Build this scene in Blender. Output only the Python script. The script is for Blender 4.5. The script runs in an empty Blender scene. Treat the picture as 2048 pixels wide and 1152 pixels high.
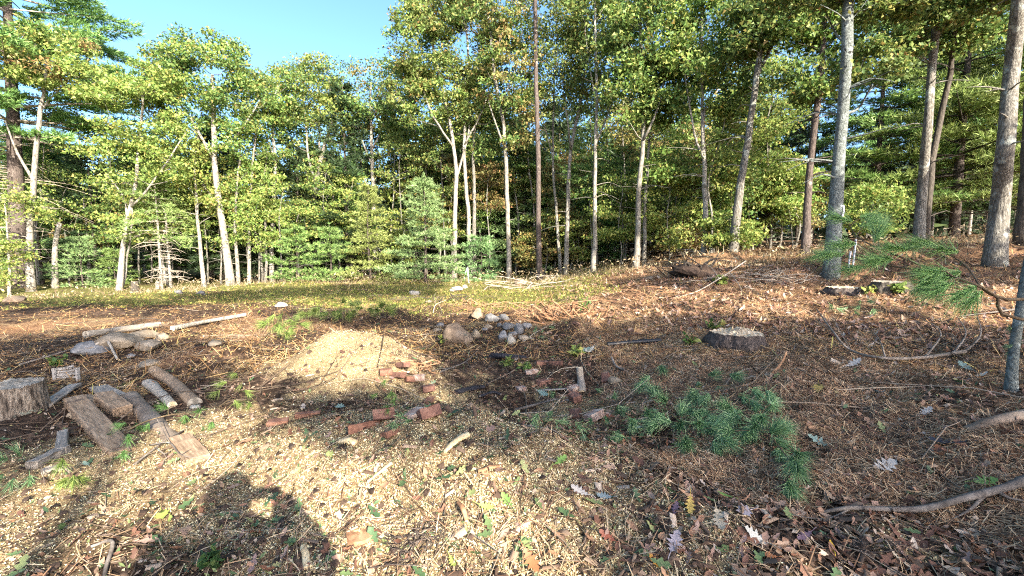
import bpy, bmesh, math, random
import numpy as np
from mathutils import Vector, Matrix

SC = bpy.context.scene
COL = SC.collection
R = math.radians
# ------------------------------------------------------------------ camera, sky, sun, exposure
F_PX, PITCH, CAM_Z = 900.0, R(5.0), 1.5
cam_data = bpy.data.cameras.new('camera')
cam = bpy.data.objects.new('camera', cam_data)
COL.objects.link(cam)
cam.location = (0, 0, CAM_Z)
cam.rotation_euler = (R(90) - PITCH, 0, 0)
cam_data.sensor_width = 36.0
cam_data.lens = 36.0 * F_PX / 2048.0
cam_data.clip_start = 0.05
cam_data.clip_end = 2000.0
SC.camera = cam

SUN_EL, SUN_AZ = R(25.8), R(29.0)          # the sun stands behind the camera, to its right
SUNV = Vector((math.sin(SUN_AZ) * math.cos(SUN_EL), -math.cos(SUN_AZ) * math.cos(SUN_EL), math.sin(SUN_EL)))
world = bpy.data.worlds.new('World')
SC.world = world
world.use_nodes = True
wn, wl = world.node_tree.nodes, world.node_tree.links
wn.clear()
sky = wn.new('ShaderNodeTexSky')
sky.sky_type = 'NISHITA'
sky.sun_disc = False
sky.sun_elevation = SUN_EL
sky.sun_rotation = math.pi - SUN_AZ
sky.altitude = 50
sky.air_density = 0.55
sky.dust_density = 2.6
sky.ozone_density = 2.4
bg = wn.new('ShaderNodeBackground')
bg.inputs['Strength'].default_value = 0.15
wo = wn.new('ShaderNodeOutputWorld')
hsv = wn.new('ShaderNodeHueSaturation')
hsv.inputs['Hue'].default_value = 0.486
hsv.inputs['Saturation'].default_value = 1.06
hsv.inputs['Value'].default_value = 0.97
wl.new(sky.outputs[0], hsv.inputs['Color'])
wl.new(hsv.outputs[0], bg.inputs[0])
wl.new(bg.outputs[0], wo.inputs[0])

sun_data = bpy.data.lights.new('sun', 'SUN')
sun_data.energy = 5.0
sun_data.angle = R(0.55)
sun_data.color = (1.0, 0.92, 0.77)
sun = bpy.data.objects.new('sun', sun_data)
COL.objects.link(sun)
sun.location = SUNV * 40
sun.rotation_euler = SUNV.to_track_quat('Z', 'Y').to_euler()

SC.view_settings.view_transform = 'Standard'
SC.view_settings.look = 'None'
SC.view_settings.exposure = 2.05
SC.view_settings.gamma = 1.0
SC.view_settings.use_curve_mapping = False
SC.render.engine = 'CYCLES'
SC.cycles.max_bounces = 6
SC.cycles.diffuse_bounces = 4
SC.cycles.glossy_bounces = 2
SC.cycles.transmission_bounces = 4
SC.cycles.transparent_max_bounces = 4
SC.cycles.caustics_reflective = False
SC.cycles.caustics_refractive = False
SC.cycles.use_denoising = False
SC.cycles.filter_width = 1.15

RNG = np.random.default_rng(11)
random.seed(5)

# ------------------------------------------------------------------ terrain height
def ss(x, a, b):
    t = np.clip((np.asarray(x, float) - a) / (b - a), 0, 1)
    return t * t * (3 - 2 * t)

def _hash(ix, iy, s):
    n = (ix.astype(np.int64) * 374761393 + iy.astype(np.int64) * 668265263 + s * 1442695041) & 0x7fffffff
    n = ((n ^ (n >> 13)) * 1274126177) & 0x7fffffff
    return ((n ^ (n >> 16)) & 0xffff) / 65535.0

def vnoise(x, y, s=0):
    x = np.asarray(x, float); y = np.asarray(y, float)
    ix = np.floor(x); iy = np.floor(y)
    fx = x - ix; fy = y - iy
    fx = fx * fx * (3 - 2 * fx); fy = fy * fy * (3 - 2 * fy)
    a = _hash(ix, iy, s); b = _hash(ix + 1, iy, s); c = _hash(ix, iy + 1, s); d = _hash(ix + 1, iy + 1, s)
    return (a + (b - a) * fx) * (1 - fy) + (c + (d - c) * fx) * fy - 0.5

def fbm(x, y, f, o=3, s=0):
    v = 0; a = 1.0
    for k in range(o):
        v = v + a * vnoise(x * f, y * f, s + k); a *= .5; f *= 2.03
    return v

def gauss(x, y, cx, cy, sx, sy, rot=0.0):
    dx = x - cx; dy = y - cy
    c, s = math.cos(rot), math.sin(rot)
    u = (dx * c + dy * s) / sx; v = (-dx * s + dy * c) / sy
    return np.exp(-(u * u + v * v))

def H0(x, y):
    """large forms: flat pad, hill rising to the right, gentle drop at the far left"""
    xe = 15 * np.tanh(np.maximum(x + .3, 0) / 15)
    ramp = .42 + .62 * ss(y, 4.5, 11)
    z = .15 * xe * ramp * ss(x + .3, -.5, 2.5)
    z = z - .35 * ss(-x + .25 * y, 14, 20) * ss(y, 9, 17)
    z = z - .5 * ss(y, 45, 120)
    return z

def H(x, y):
    x = np.asarray(x, float); y = np.asarray(y, float)
    z = H0(x, y)
    z = z + .56 * gauss(x, y, -2.0, 5.55, .78, .58, .1) + .12 * gauss(x, y, -1.15, 5.2, .5, .4)  # pale wood chip mound
    z = z + .24 * gauss(x, y, -3.95, 5.75, .6, .5)                                            # brown heap beside it
    z = z + .42 * gauss(x, y, -.3, 2.8, 1.4, .68, -.42)                                     # spread of chips in front
    z = z - .2 * gauss(x, y, .35, 4.9, 1.1, .75)
    z = z + .10 * gauss(x, y, 3.1, 5.4, .9, .6) + .09 * gauss(x, y, 2.3, 3.9, .7, .5)
    z = z + .16 * gauss(x, y, .8, 9.6, 1.9, .5, .08) + .13 * gauss(x, y, -1.3, 10.8, 1.0, .4)    # churned soil ridges
    z = z + .22 * gauss(x, y, 1.15, 7.6, .55, .5)
    z = z + .35 * gauss(x, y, 6.4, 14.2, 1.3, .8)
    z = z + .18 * gauss(x, y, 7.5, 10.2, 3.2, .35, .1) - .12 * gauss(x, y, 6.5, 9.3, 3.2, .4, .1)
    z = z + .14 * gauss(x, y, -13.5, 12.8, 4.0, .5, .35)
    near = 1 - ss(np.hypot(x, y), 9, 30) * .4
    z = z + .15 * fbm(x, y, .55, 2, 3) * ss(np.hypot(x, y), 1, 6) + .085 * fbm(x, y, 1.9, 3, 9) * near
    z = z + .09 * fbm(x, y, 2.6, 3, 71) * (gauss(x, y, -2, 5.5, 1.2, .9) + gauss(x, y, -.4, 2.8, 1.6, 1)) + .10 * fbm(x, y, 1.5, 3, 81) * ss(x + .2 * y, 1.2, 3) * (1 - ss(y, 10, 16))
    z = z + .036 * fbm(x, y, 7.0, 2, 21) * (1 - ss(np.hypot(x, y), 6, 14) * .5)
    return z

CAM = Vector((0, 0, CAM_Z))
_cp, _sp = math.cos(PITCH), math.sin(PITCH)

def ray(px, py):
    """direction through a point of the 2048 x 1152 photograph, scaled so that its y is 1"""
    u = (px - 1024.0) / F_PX; v = (py - 576.0) / F_PX
    d = Vector((u, _cp - v * _sp, -v * _cp - _sp))
    return d / d.y

def pt(px, py, Y):
    return CAM + ray(px, py) * Y

_T = np.concatenate([np.arange(.9, 12, .01), np.arange(12, 60, .05), np.arange(60, 300, .5)])
def at(px, py, dz=0.0):
    """where the sight line meets the ground"""
    d = ray(px, py)
    z = CAM_Z + d.z * _T
    h = H(d.x * _T, _T)
    i = np.argmax(z <= h)
    if z[i] > h[i]: i = len(_T) - 1
    t = _T[i]
    return Vector((d.x * t, t, float(h[i]) + dz))

def gz(x, y):
    return float(H(x, y))

# ------------------------------------------------------------------ mesh building
class MB:
    def __init__(s):
        s.V = []; s.F = {}; s.n = 0
    def add(s, V, F):
        V = np.asarray(V, np.float32).reshape(-1, 3)
        Fs = F if isinstance(F, list) else [F]
        for f in Fs:
            f = np.asarray(f, np.int32)
            if f.size == 0: continue
            s.F.setdefault(f.shape[1], []).append(f + s.n)
        s.V.append(V); s.n += len(V)
    def build(s, name, mat, parent=None, origin=None, smooth=False):
        V = np.concatenate(s.V) if s.V else np.zeros((0, 3), np.float32)
        o = Vector((0, 0, 0))
        if parent is not None: o = parent['_o'] if '_o' in parent.keys() else parent.location
        if origin is not None: o = origin
        V = V - np.array(list(o), np.float32)
        me = bpy.data.meshes.new(name)
        me.vertices.add(len(V)); me.vertices.foreach_set('co', V.ravel())
        loops = []; starts = []; tot = 0
        for k, fl in s.F.items():
            f = np.concatenate(fl); loops.append(f.ravel())
            starts.append(np.arange(len(f), dtype=np.int32) * k + tot); tot += f.size
        L = np.concatenate(loops); S = np.concatenate(starts)
        me.loops.add(len(L)); me.loops.foreach_set('vertex_index', L)
        me.polygons.add(len(S)); me.polygons.foreach_set('loop_start', S)
        if smooth: me.polygons.foreach_set('use_smooth', np.ones(len(S), bool))
        me.update(calc_edges=True)
        if mat is not None: me.materials.append(mat)
        ob = bpy.data.objects.new(name, me)
        COL.objects.link(ob)
        if parent is not None: ob.parent = parent
        elif origin is not None: ob.location = origin
        return ob

def tag(o, label=None, cat=None, group=None, kind=None):
    if label: o['label'] = label
    if cat: o['category'] = cat
    if group: o['group'] = group
    if kind: o['kind'] = kind
    return o

def empty(name, loc, label, cat, group=None):
    o = bpy.data.objects.new(name, None)
    COL.objects.link(o)
    o.location = loc
    o.empty_display_size = .1
    return tag(o, label, cat, group)

KIDS = {}
def copy_tree(o, parent=None):
    c = o.copy(); COL.objects.link(c)
    if parent is not None: c.parent = parent
    for ch in list(o.children): copy_tree(ch, c)
    return c

def catmull(P, n):
    P = np.asarray([list(p) for p in P], float)
    if len(P) == 2:
        t = np.linspace(0, 1, n)[:, None]
        return P[0] * (1 - t) + P[1] * t
    Q = np.vstack([2 * P[0] - P[1], P, 2 * P[-1] - P[-2]])
    seg = len(P) - 1
    t = np.linspace(0, seg, n); i = np.minimum(t.astype(int), seg - 1); f = (t - i)[:, None]
    a, b, c, d = Q[i], Q[i + 1], Q[i + 2], Q[i + 3]
    return .5 * (2 * b + (c - a) * f + (2 * a - 5 * b + 4 * c - d) * f ** 2 + (-a + 3 * b - 3 * c + d) * f ** 3)

def tube(P, r, k=6, cap=True, wob=0.0, oval=1.0):
    P = np.asarray(P, float); n = len(P)
    r = np.broadcast_to(np.asarray(r, float), (n,))
    T = np.gradient(P, axis=0); T /= np.linalg.norm(T, axis=1)[:, None] + 1e-9
    ref = np.array([0, 0, 1.0]) if abs(T[:, 2].mean()) < .7 else np.array([1.0, 0, 0])
    A = np.cross(T, ref); A /= np.linalg.norm(A, axis=1)[:, None] + 1e-9
    B = np.cross(T, A)
    th = np.linspace(0, 2 * np.pi, k, endpoint=False)
    rr = r[:, None] * np.ones(k)[None]
    if wob:
        m = max(3, n // 3 + 1); g = RNG.random((m, k)) - .5; g = (g + np.roll(g, 1, 1)) * .75
        ti = np.linspace(0, m - 1.001, n); t0 = ti.astype(int); tf = (ti - t0)[:, None]; tf = tf * tf * (3 - 2 * tf)
        rr = rr * (1 + wob * 2 * (g[t0] * (1 - tf) + g[np.minimum(t0 + 1, m - 1)] * tf))
    V = P[:, None] + rr[..., None] * (np.cos(th)[None, :, None] * A[:, None] + oval * np.sin(th)[None, :, None] * B[:, None])
    V = V.reshape(-1, 3)
    i = np.arange(n - 1)[:, None] * k; j = np.arange(k)[None]; j2 = (j + 1) % k
    Fq = np.stack([i + j, i + j2, i + k + j2, i + k + j], -1).reshape(-1, 4)
    if not cap: return V, [Fq]
    V = np.vstack([V, P[0], P[-1]])
    c0 = n * k; jj = np.arange(k); jj2 = (jj + 1) % k
    F0 = np.stack([np.full(k, c0), jj2, jj], -1)
    F1 = np.stack([np.full(k, c0 + 1), (n - 1) * k + jj, (n - 1) * k + jj2], -1)
    return V, [Fq, F0, F1]

def unit(v):
    return v / (np.linalg.norm(v, axis=-1, keepdims=True) + 1e-9)

def rand_dirs(n, zb=0.0):
    v = RNG.normal(size=(n, 3)); v[:, 2] += zb
    return unit(v)

def leaf_cards(C, L, ratio=.6, up=.5, droop=.15, sizevar=.35):
    """folded diamond leaves at the points C"""
    n = len(C)
    nor = rand_dirs(n, up)
    u = rand_dirs(n, -droop)
    u = unit(u - nor * np.sum(u * nor, 1, keepdims=True))
    w = np.cross(nor, u)
    s = (L * (1 - sizevar + 2 * sizevar * RNG.random(n)))[:, None]
    W = s * ratio * .5
    V = np.stack([C, C + u * s * .45 + w * W + nor * s * .12, C + u * s, C + u * s * .45 - w * W + nor * s * .12], 1).reshape(-1, 3)
    b = np.arange(n)[:, None] * 4
    F = np.concatenate([b + [0, 1, 2], b + [0, 2, 3]])
    return V, F

def leaf_flakes(C, L, ratio=.62, up=.5, droop=.15, sizevar=.45):
    """leaves too far away to show their shape: one triangle each"""
    n = len(C)
    nor = rand_dirs(n, up); u = rand_dirs(n, -droop)
    u = unit(u - nor * np.sum(u * nor, 1, keepdims=True)); w = np.cross(nor, u)
    s = (L * (1 - sizevar + 2 * sizevar * RNG.random(n)))[:, None]
    V = np.stack([C + w * s * ratio * .5, C - w * s * ratio * .5, C + u * s], 1).reshape(-1, 3)
    return V, np.arange(n * 3).reshape(-1, 3)

def needle_tufts(C, D, k, L, wid, spread=.7):
    """k thin needles from every point C about direction D"""
    n = len(C)
    d = unit(np.repeat(D, k, 0) + spread * RNG.normal(size=(n * k, 3)) * .6)
    c = np.repeat(C, k, 0)
    p = unit(np.cross(d, rand_dirs(n * k)))
    l = (L * (.7 + .6 * RNG.random(n * k)))[:, None]
    V = np.stack([c + p * wid * .5, c - p * wid * .5, c + d * l], 1).reshape(-1, 3)
    F = np.arange(n * k * 3).reshape(-1, 3)
    return V, F

# ------------------------------------------------------------------ materials
def mat(name):
    m = bpy.data.materials.new(name); m.use_nodes = True
    nt = m.node_tree; nt.nodes.clear()
    out = nt.nodes.new('ShaderNodeOutputMaterial')
    bs = nt.nodes.new('ShaderNodeBsdfPrincipled')
    nt.links.new(bs.outputs[0], out.inputs[0])
    bs.inputs['Roughness'].default_value = .85
    bs.inputs['Specular IOR Level'].default_value = .25
    return m, nt, bs, out

def node(nt, t, **kw):
    n = nt.nodes.new(t)
    for k, v in kw.items(): setattr(n, k, v)
    return n

def ramp(nt, src, stops):
    r = node(nt, 'ShaderNodeValToRGB')
    el = r.color_ramp.elements
    while len(el) < len(stops): el.new(.5)
    for e, (p, c) in zip(el, stops):
        e.position = p; e.color = (c[0], c[1], c[2], 1)
    nt.links.new(src, r.inputs[0])
    return r.outputs[0]

def noise(nt, scale, detail=4, rough=.6, vec=None, stretch=None, obj=True, dist=0.0):
    n = node(nt, 'ShaderNodeTexNoise')
    n.inputs['Scale'].default_value = scale; n.inputs['Detail'].default_value = detail
    n.inputs['Roughness'].default_value = rough; n.inputs['Distortion'].default_value = dist
    tc = node(nt, 'ShaderNodeTexCoord')
    src = tc.outputs['Object'] if vec is None else vec
    if stretch:
        mp = node(nt, 'ShaderNodeMapping'); mp.inputs['Scale'].default_value = stretch
        nt.links.new(src, mp.inputs[0]); src = mp.outputs[0]
    nt.links.new(src, n.inputs[0])
    return n.outputs[0]

def mixc(nt, fac, a, b, mode='MIX'):
    m = node(nt, 'ShaderNodeMix', data_type='RGBA', blend_type=mode)
    for s, v in ((m.inputs[0], fac), (m.inputs[6], a), (m.inputs[7], b)):
        if isinstance(v, (int, float)): s.default_value = v
        elif isinstance(v, tuple): s.default_value = (*v, 1)
        else: nt.links.new(v, s)
    return m.outputs[2]

def bump(nt, bs, h, strength=.5, dist=.02):
    b = node(nt, 'ShaderNodeBump')
    b.inputs['Strength'].default_value = strength; b.inputs['Distance'].default_value = dist
    nt.links.new(h, b.inputs['Height']); nt.links.new(b.outputs[0], bs.inputs['Normal'])

def leafy(name, stops, trans=.3, rough=.55, spec=.3, hue=(.492, .504)):
    """leaf material: each leaf takes its own colour of the ramp"""
    m, nt, bs, out = mat(name)
    g = node(nt, 'ShaderNodeNewGeometry')
    oi = node(nt, 'ShaderNodeObjectInfo')
    c = ramp(nt, g.outputs['Random Per Island'], stops)
    hs = node(nt, 'ShaderNodeHueSaturation')
    mr = node(nt, 'ShaderNodeMapRange'); mr.inputs[3].default_value = hue[0]; mr.inputs[4].default_value = hue[1]
    nt.links.new(oi.outputs['Random'], mr.inputs[0]); nt.links.new(mr.outputs[0], hs.inputs['Hue'])
    nz = noise(nt, 1.1, 3, .6)
    vr = node(nt, 'ShaderNodeMapRange'); vr.inputs[1].default_value = .3; vr.inputs[2].default_value = .7; vr.inputs[3].default_value = .72; vr.inputs[4].default_value = 1.22
    nt.links.new(nz, vr.inputs[0]); nt.links.new(vr.outputs[0], hs.inputs['Value'])
    nt.links.new(c, hs.inputs['Color']); c = hs.outputs[0]
    nt.links.new(c, bs.inputs['Base Color'])
    bs.inputs['Roughness'].default_value = rough
    bs.inputs['Specular IOR Level'].default_value = spec
    if trans > 0:
        tr = node(nt, 'ShaderNodeBsdfTranslucent'); nt.links.new(c, tr.inputs[0])
        mx = node(nt, 'ShaderNodeMixShader'); mx.inputs[0].default_value = trans
        nt.links.new(bs.outputs[0], mx.inputs[1]); nt.links.new(tr.outputs[0], mx.inputs[2])
        nt.links.new(mx.outputs[0], out.inputs[0])
    return m

def surf(name, stops, scale=8, detail=5, stretch=None, bscale=None, bstr=.5, bdist=.01, rough=.85, spots=None, spec=.2, island=0.0):
    """mottled solid: noise ramp + optional spots (scale, threshold, colour) + bump"""
    m, nt, bs, out = mat(name)
    n = noise(nt, scale, detail, .65, stretch=stretch)
    c = ramp(nt, n, stops)
    if spots:
        for (sc, th, col) in spots:
            s = noise(nt, sc, 3, .6)
            f = ramp(nt, s, [(th, (0, 0, 0)), (th + .06, (1, 1, 1))])
            c = mixc(nt, f, c, col)
    if island:
        g = node(nt, 'ShaderNodeObjectInfo')
        hs = node(nt, 'ShaderNodeHueSaturation')
        mr = node(nt, 'ShaderNodeMapRange'); mr.inputs[3].default_value = 1 - island; mr.inputs[4].default_value = 1 + island
        nt.links.new(g.outputs['Random'], mr.inputs[0]); nt.links.new(mr.outputs[0], hs.inputs['Value'])
        nt.links.new(c, hs.inputs['Color']); c = hs.outputs[0]
    nt.links.new(c, bs.inputs['Base Color'])
    bs.inputs['Roughness'].default_value = rough
    bs.inputs['Specular IOR Level'].default_value = spec
    b = noise(nt, bscale or scale * 3, 5, .65, stretch=stretch)
    bump(nt, bs, b, bstr, bdist)
    return m

M = {}
M['bark_pale'] = surf('pale_grey_bark', [(.3, (.06, .053, .043)), (.48, (.21, .19, .16)), (.7, (.37, .345, .295))], 6, 6, (4, 4, 1.2), 8, .9, .025, spots=[(2.6, .58, (.13, .115, .09)), (5, .62, (.36, .37, .33))], island=.18)
M['bark_oak'] = surf('grey_oak_bark', [(.3, (.035, .031, .027)), (.5, (.15, .137, .115)), (.7, (.34, .32, .28))], 8, 6, (5, 5, 1.1), 9, 1, .035, spots=[(4, .58, (.32, .33, .29)), (3, .64, (.06, .055, .048))], island=.12)
M['bark_pine'] = surf('reddish_pine_bark', [(.3, (.022, .017, .015)), (.55, (.095, .074, .064)), (.75, (.21, .17, .145))], 9, 6, (4, 4, 1.0), 9, 1, .03, spots=[(4, .64, (.25, .22, .19))], island=.1)
M['bark_lichen'] = surf('lichen_covered_bark', [(.3, (.045, .048, .045)), (.5, (.13, .145, .135)), (.7, (.26, .28, .26))], 11, 6, (3, 3, 2.4), 12, 1, .03, spots=[(6, .58, (.34, .38, .36)), (6, .62, (.035, .035, .032))])
M['bark_dark'] = surf('dark_bark', [(.3, (.02, .017, .014)), (.6, (.09, .075, .06)), (.75, (.17, .15, .12))], 7, 5, (5, 5, .8), 8, .8, .02, island=.2)
M['stump_bark'] = surf('cracked_stump_bark', [(.36, (.025, .02, .016)), (.47, (.13, .10, .075)), (.58, (.27, .22, .17)), (.72, (.38, .33, .27))], 10, 6, (3.2, 3.2, .75), 11, 1, .04, spots=[(6, .64, (.22, .23, .18))])
M['leaf_light'] = leafy('yellow_green_leaves', [(0, (.10, .16, .035)), (.35, (.21, .29, .065)), (.7, (.32, .37, .10)), (.94, (.38, .36, .10)), (1, (.32, .2, .07))], .4, hue=(.490, .530))
M['leaf_mid'] = leafy('mid_green_oak_leaves', [(0, (.06, .11, .03)), (.4, (.13, .20, .05)), (.75, (.23, .28, .075)), (.94, (.29, .27, .08)), (1, (.26, .15, .05))], .38, hue=(.490, .530))
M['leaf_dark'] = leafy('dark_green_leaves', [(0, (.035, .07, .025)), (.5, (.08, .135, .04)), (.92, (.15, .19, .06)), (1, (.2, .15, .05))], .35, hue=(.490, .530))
M['leaf_rust'] = leafy('rusty_turning_leaves', [(0, (.15, .17, .05)), (.5, (.26, .23, .08)), (.85, (.29, .18, .07)), (1, (.25, .12, .05))], .3, hue=(.490, .530))
M['needle_blue'] = leafy('blue_green_pine_needles', [(0, (.10, .17, .065)), (.5, (.22, .325, .125)), (1, (.36, .46, .2))], .25, hue=(.490, .530))
M['needle_green'] = leafy('green_pine_needles', [(0, (.09, .17, .05)), (.5, (.20, .32, .09)), (1, (.33, .43, .14))], .3, hue=(.490, .530))
M['needle_yellow'] = leafy('yellow_green_pine_needles', [(0, (.13, .18, .05)), (.5, (.27, .34, .10)), (1, (.41, .45, .16))], .3, hue=(.490, .530))
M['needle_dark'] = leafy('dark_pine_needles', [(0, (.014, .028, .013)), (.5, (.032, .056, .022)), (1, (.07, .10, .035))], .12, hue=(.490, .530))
M['dead_wood'] = surf('bleached_dead_wood', [(.3, (.16, .13, .10)), (.5, (.34, .29, .23)), (.7, (.50, .44, .36))], 10, 5, (4, 4, 4), 30, .6, .006)
M['dry_branch'] = surf('dry_grey_branch', [(.3, (.08, .065, .05)), (.55, (.22, .18, .145)), (.75, (.36, .31, .26))], 9, 5, None, 30, .5, .005)
# ------------------------------------------------------------------ tree builders
class Skel:
    def __init__(s): s.P = np.zeros((0, 3)); s.r = np.zeros(0)
    def add(s, P, r):
        s.P = np.vstack([s.P, P]); s.r = np.concatenate([s.r, np.broadcast_to(r, (len(P),))])

def grow(mb, sk, clumps, rmin=.006, rk=.011, k=4, lift=.12, zpen=1.6):
    """limbs: every leaf clump is joined to the nearest wood below it"""
    clumps = np.asarray(clumps)
    d0 = np.min(np.linalg.norm(clumps[:, None] - sk.P[None, ::3], axis=2), 1)
    for i in np.argsort(d0):
        c = clumps[i]
        dv = c - sk.P
        d = np.linalg.norm(dv, axis=1)
        cost = d + zpen * np.maximum(0, -dv[:, 2] + .35 * d) + 1.2 * np.maximum(0, d - 2.5)
        j = int(np.argmin(cost)); s = sk.P[j]; L = d[j]
        if L < .1: continue
        m1 = s + (c - s) * .35 + np.array([0, 0, -lift * L * .3]) + RNG.normal(size=3) * L * .06
        m2 = s + (c - s) * .7 + np.array([0, 0, lift * L * .5]) + RNG.normal(size=3) * L * .06
        n = 5 if L < 1.2 else 7
        P = catmull([s, m1, m2, c], n)
        r0 = min(sk.r[j] * .62, .010 + rk * L)
        r = np.linspace(r0, rmin, n)
        mb.add(*tube(P, r, k, cap=False))
        sk.add(P[1:], r[1:])

def bark_tube(mb, P, r0, r1, n, k=9, flare=.35, wob=.05, wander=.0):
    Q = catmull(P, n)
    if wander:
        w = np.cumsum(RNG.normal(size=(n, 3)) * wander, axis=0); w[:, 2] = 0
        w -= np.linspace(0, 1, n)[:, None] * w[-1]
        Q = Q + w
    t = np.linspace(0, 1, n)
    r = r0 + (r1 - r0) * t ** .9
    r = r * (1 + flare * np.exp(-t * n * .55))
    mb.add(*tube(Q, r, k, wob=wob))
    return Q, r

def base_at(px, Y, sink=.12):
    d = ray(px, 500)
    x = d.x * Y
    return Vector((x, Y, gz(x, Y)))

def dead_twigs(mb, Q, r, t0, t1, n, L=.7, down=.1):
    for _ in range(n):
        i = int((t0 + (t1 - t0) * RNG.random()) * (len(Q) - 1))
        a = RNG.random() * 6.283; l = L * (.4 + RNG.random())
        d = np.array([math.cos(a), math.sin(a), .25 - down * RNG.random()])
        p = Q[i]
        P = catmull([p, p + d * l * .5 + RNG.normal(size=3) * .05 * l, p + d * l + np.array([0, 0, -.15 * l]) + RNG.normal(size=3) * .12 * l], 5)
        mb.add(*tube(P, np.linspace(max(.006, r[i] * .22), .004, 5), 4, cap=False))

def ellipsoid_pts(n, c, rx, ry, rz, shell=.45):
    d = rand_dirs(n)
    q = (shell + (1 - shell) * RNG.random(n)) ** .6
    return np.asarray(c) + d * q[:, None] * np.array([rx, ry, rz])

def broadleaf(name, label, cat, Y, trunk, w, crowns=(), forks=(), leaf='leaf_mid', bark='bark_pale', nc=60, lpc=75, L=.2, fk=.62,
              cr=.6, flat=.5, group=None, twigs=0, twig_t=(.15, .5), leaf2=None, share2=.25, wander=.02, k=9, taper=.35, top_z=None):
    base = base_at(trunk[0][0], Y)
    pts = [np.array([base.x, base.y, base.z - .15])]
    for j, (px, py) in enumerate(trunk[1:]):
        pts.append(np.array(pt(px, py, Y + RNG.uniform(-.25, .25))))
    root = empty(name, base, label, cat, group)
    root['_o'] = list(base)
    r0 = w * (.43 if w < 20 else .38) * Y / F_PX
    tm = MB()
    n = max(14, int(sum(np.linalg.norm(pts[i + 1] - pts[i]) for i in range(len(pts) - 1)) / .45))
    Q, r = bark_tube(tm, pts, r0, r0 * taper, n, k, wander=wander)
    sk = Skel(); i0 = int(n * .3); sk.add(Q[i0:], r[i0:])
    for f in forks:
        fp = [np.array(pt(px, py, Y + RNG.uniform(-.7, .7))) for (px, py) in f]
        j = int(np.argmin(np.linalg.norm(Q - fp[0], axis=1)))
        fp[0] = Q[j]
        m = max(8, int(sum(np.linalg.norm(fp[i + 1] - fp[i]) for i in range(len(fp) - 1)) / .4))
        FQ, fr = bark_tube(tm, fp, r[j] * fk, r[j] * fk * .38, m, 7, flare=.1, wander=.02)
        sk.add(FQ[2:], fr[2:])
    tm.build('trunk', M[bark], root, smooth=True)
    bm_, cl = MB(), []
    if twigs: dead_twigs(bm_, Q, r, twig_t[0], twig_t[1], twigs, L=.9)
    tot = sum(c[2] * c[3] for c in crowns) or 1
    for (cx, cy, rx, ry) in crowns:
        c = np.array(pt(cx, cy, Y)); s = Y / F_PX
        m = max(4, int(nc * 1.35 * rx * ry / tot))
        cl.append(ellipsoid_pts(m, c, rx * s, max(rx, ry) * .8 * s, ry * s))
    if cl:
        cl = np.vstack(cl)
        cl[:, 2] = np.maximum(cl[:, 2], H(cl[:, 0], cl[:, 1]) + .5)
        grow(bm_, sk, cl)
    if bm_.V: bm_.build('branches', M[bark], root)['kind'] = 'stuff'
    if len(cl):
        def leaves(sub, mname):
            lpc_ = int(lpc * 1.55)
            cc = np.repeat(sub, lpc_, 0)
            sz = np.repeat(.6 + .8 * RNG.random(len(sub)), lpc_)[:, None]
            off = rand_dirs(len(cc)) * (RNG.random((len(cc), 1)) ** .5) * cr * sz * np.array([1, 1, flat])
            mb = MB(); mb.add(*(leaf_flakes if Y > 13 else leaf_cards)(cc + off, L * (.59 if Y > 13 else .6), ratio=.66)); mb.build('crown', M[mname], root)
        if leaf2:
            q = RNG.random(len(cl)) < share2
            if q.any(): leaves(cl[q], leaf2)
            leaves(cl[~q], leaf)
        else: leaves(cl, leaf)
    return root

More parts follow.
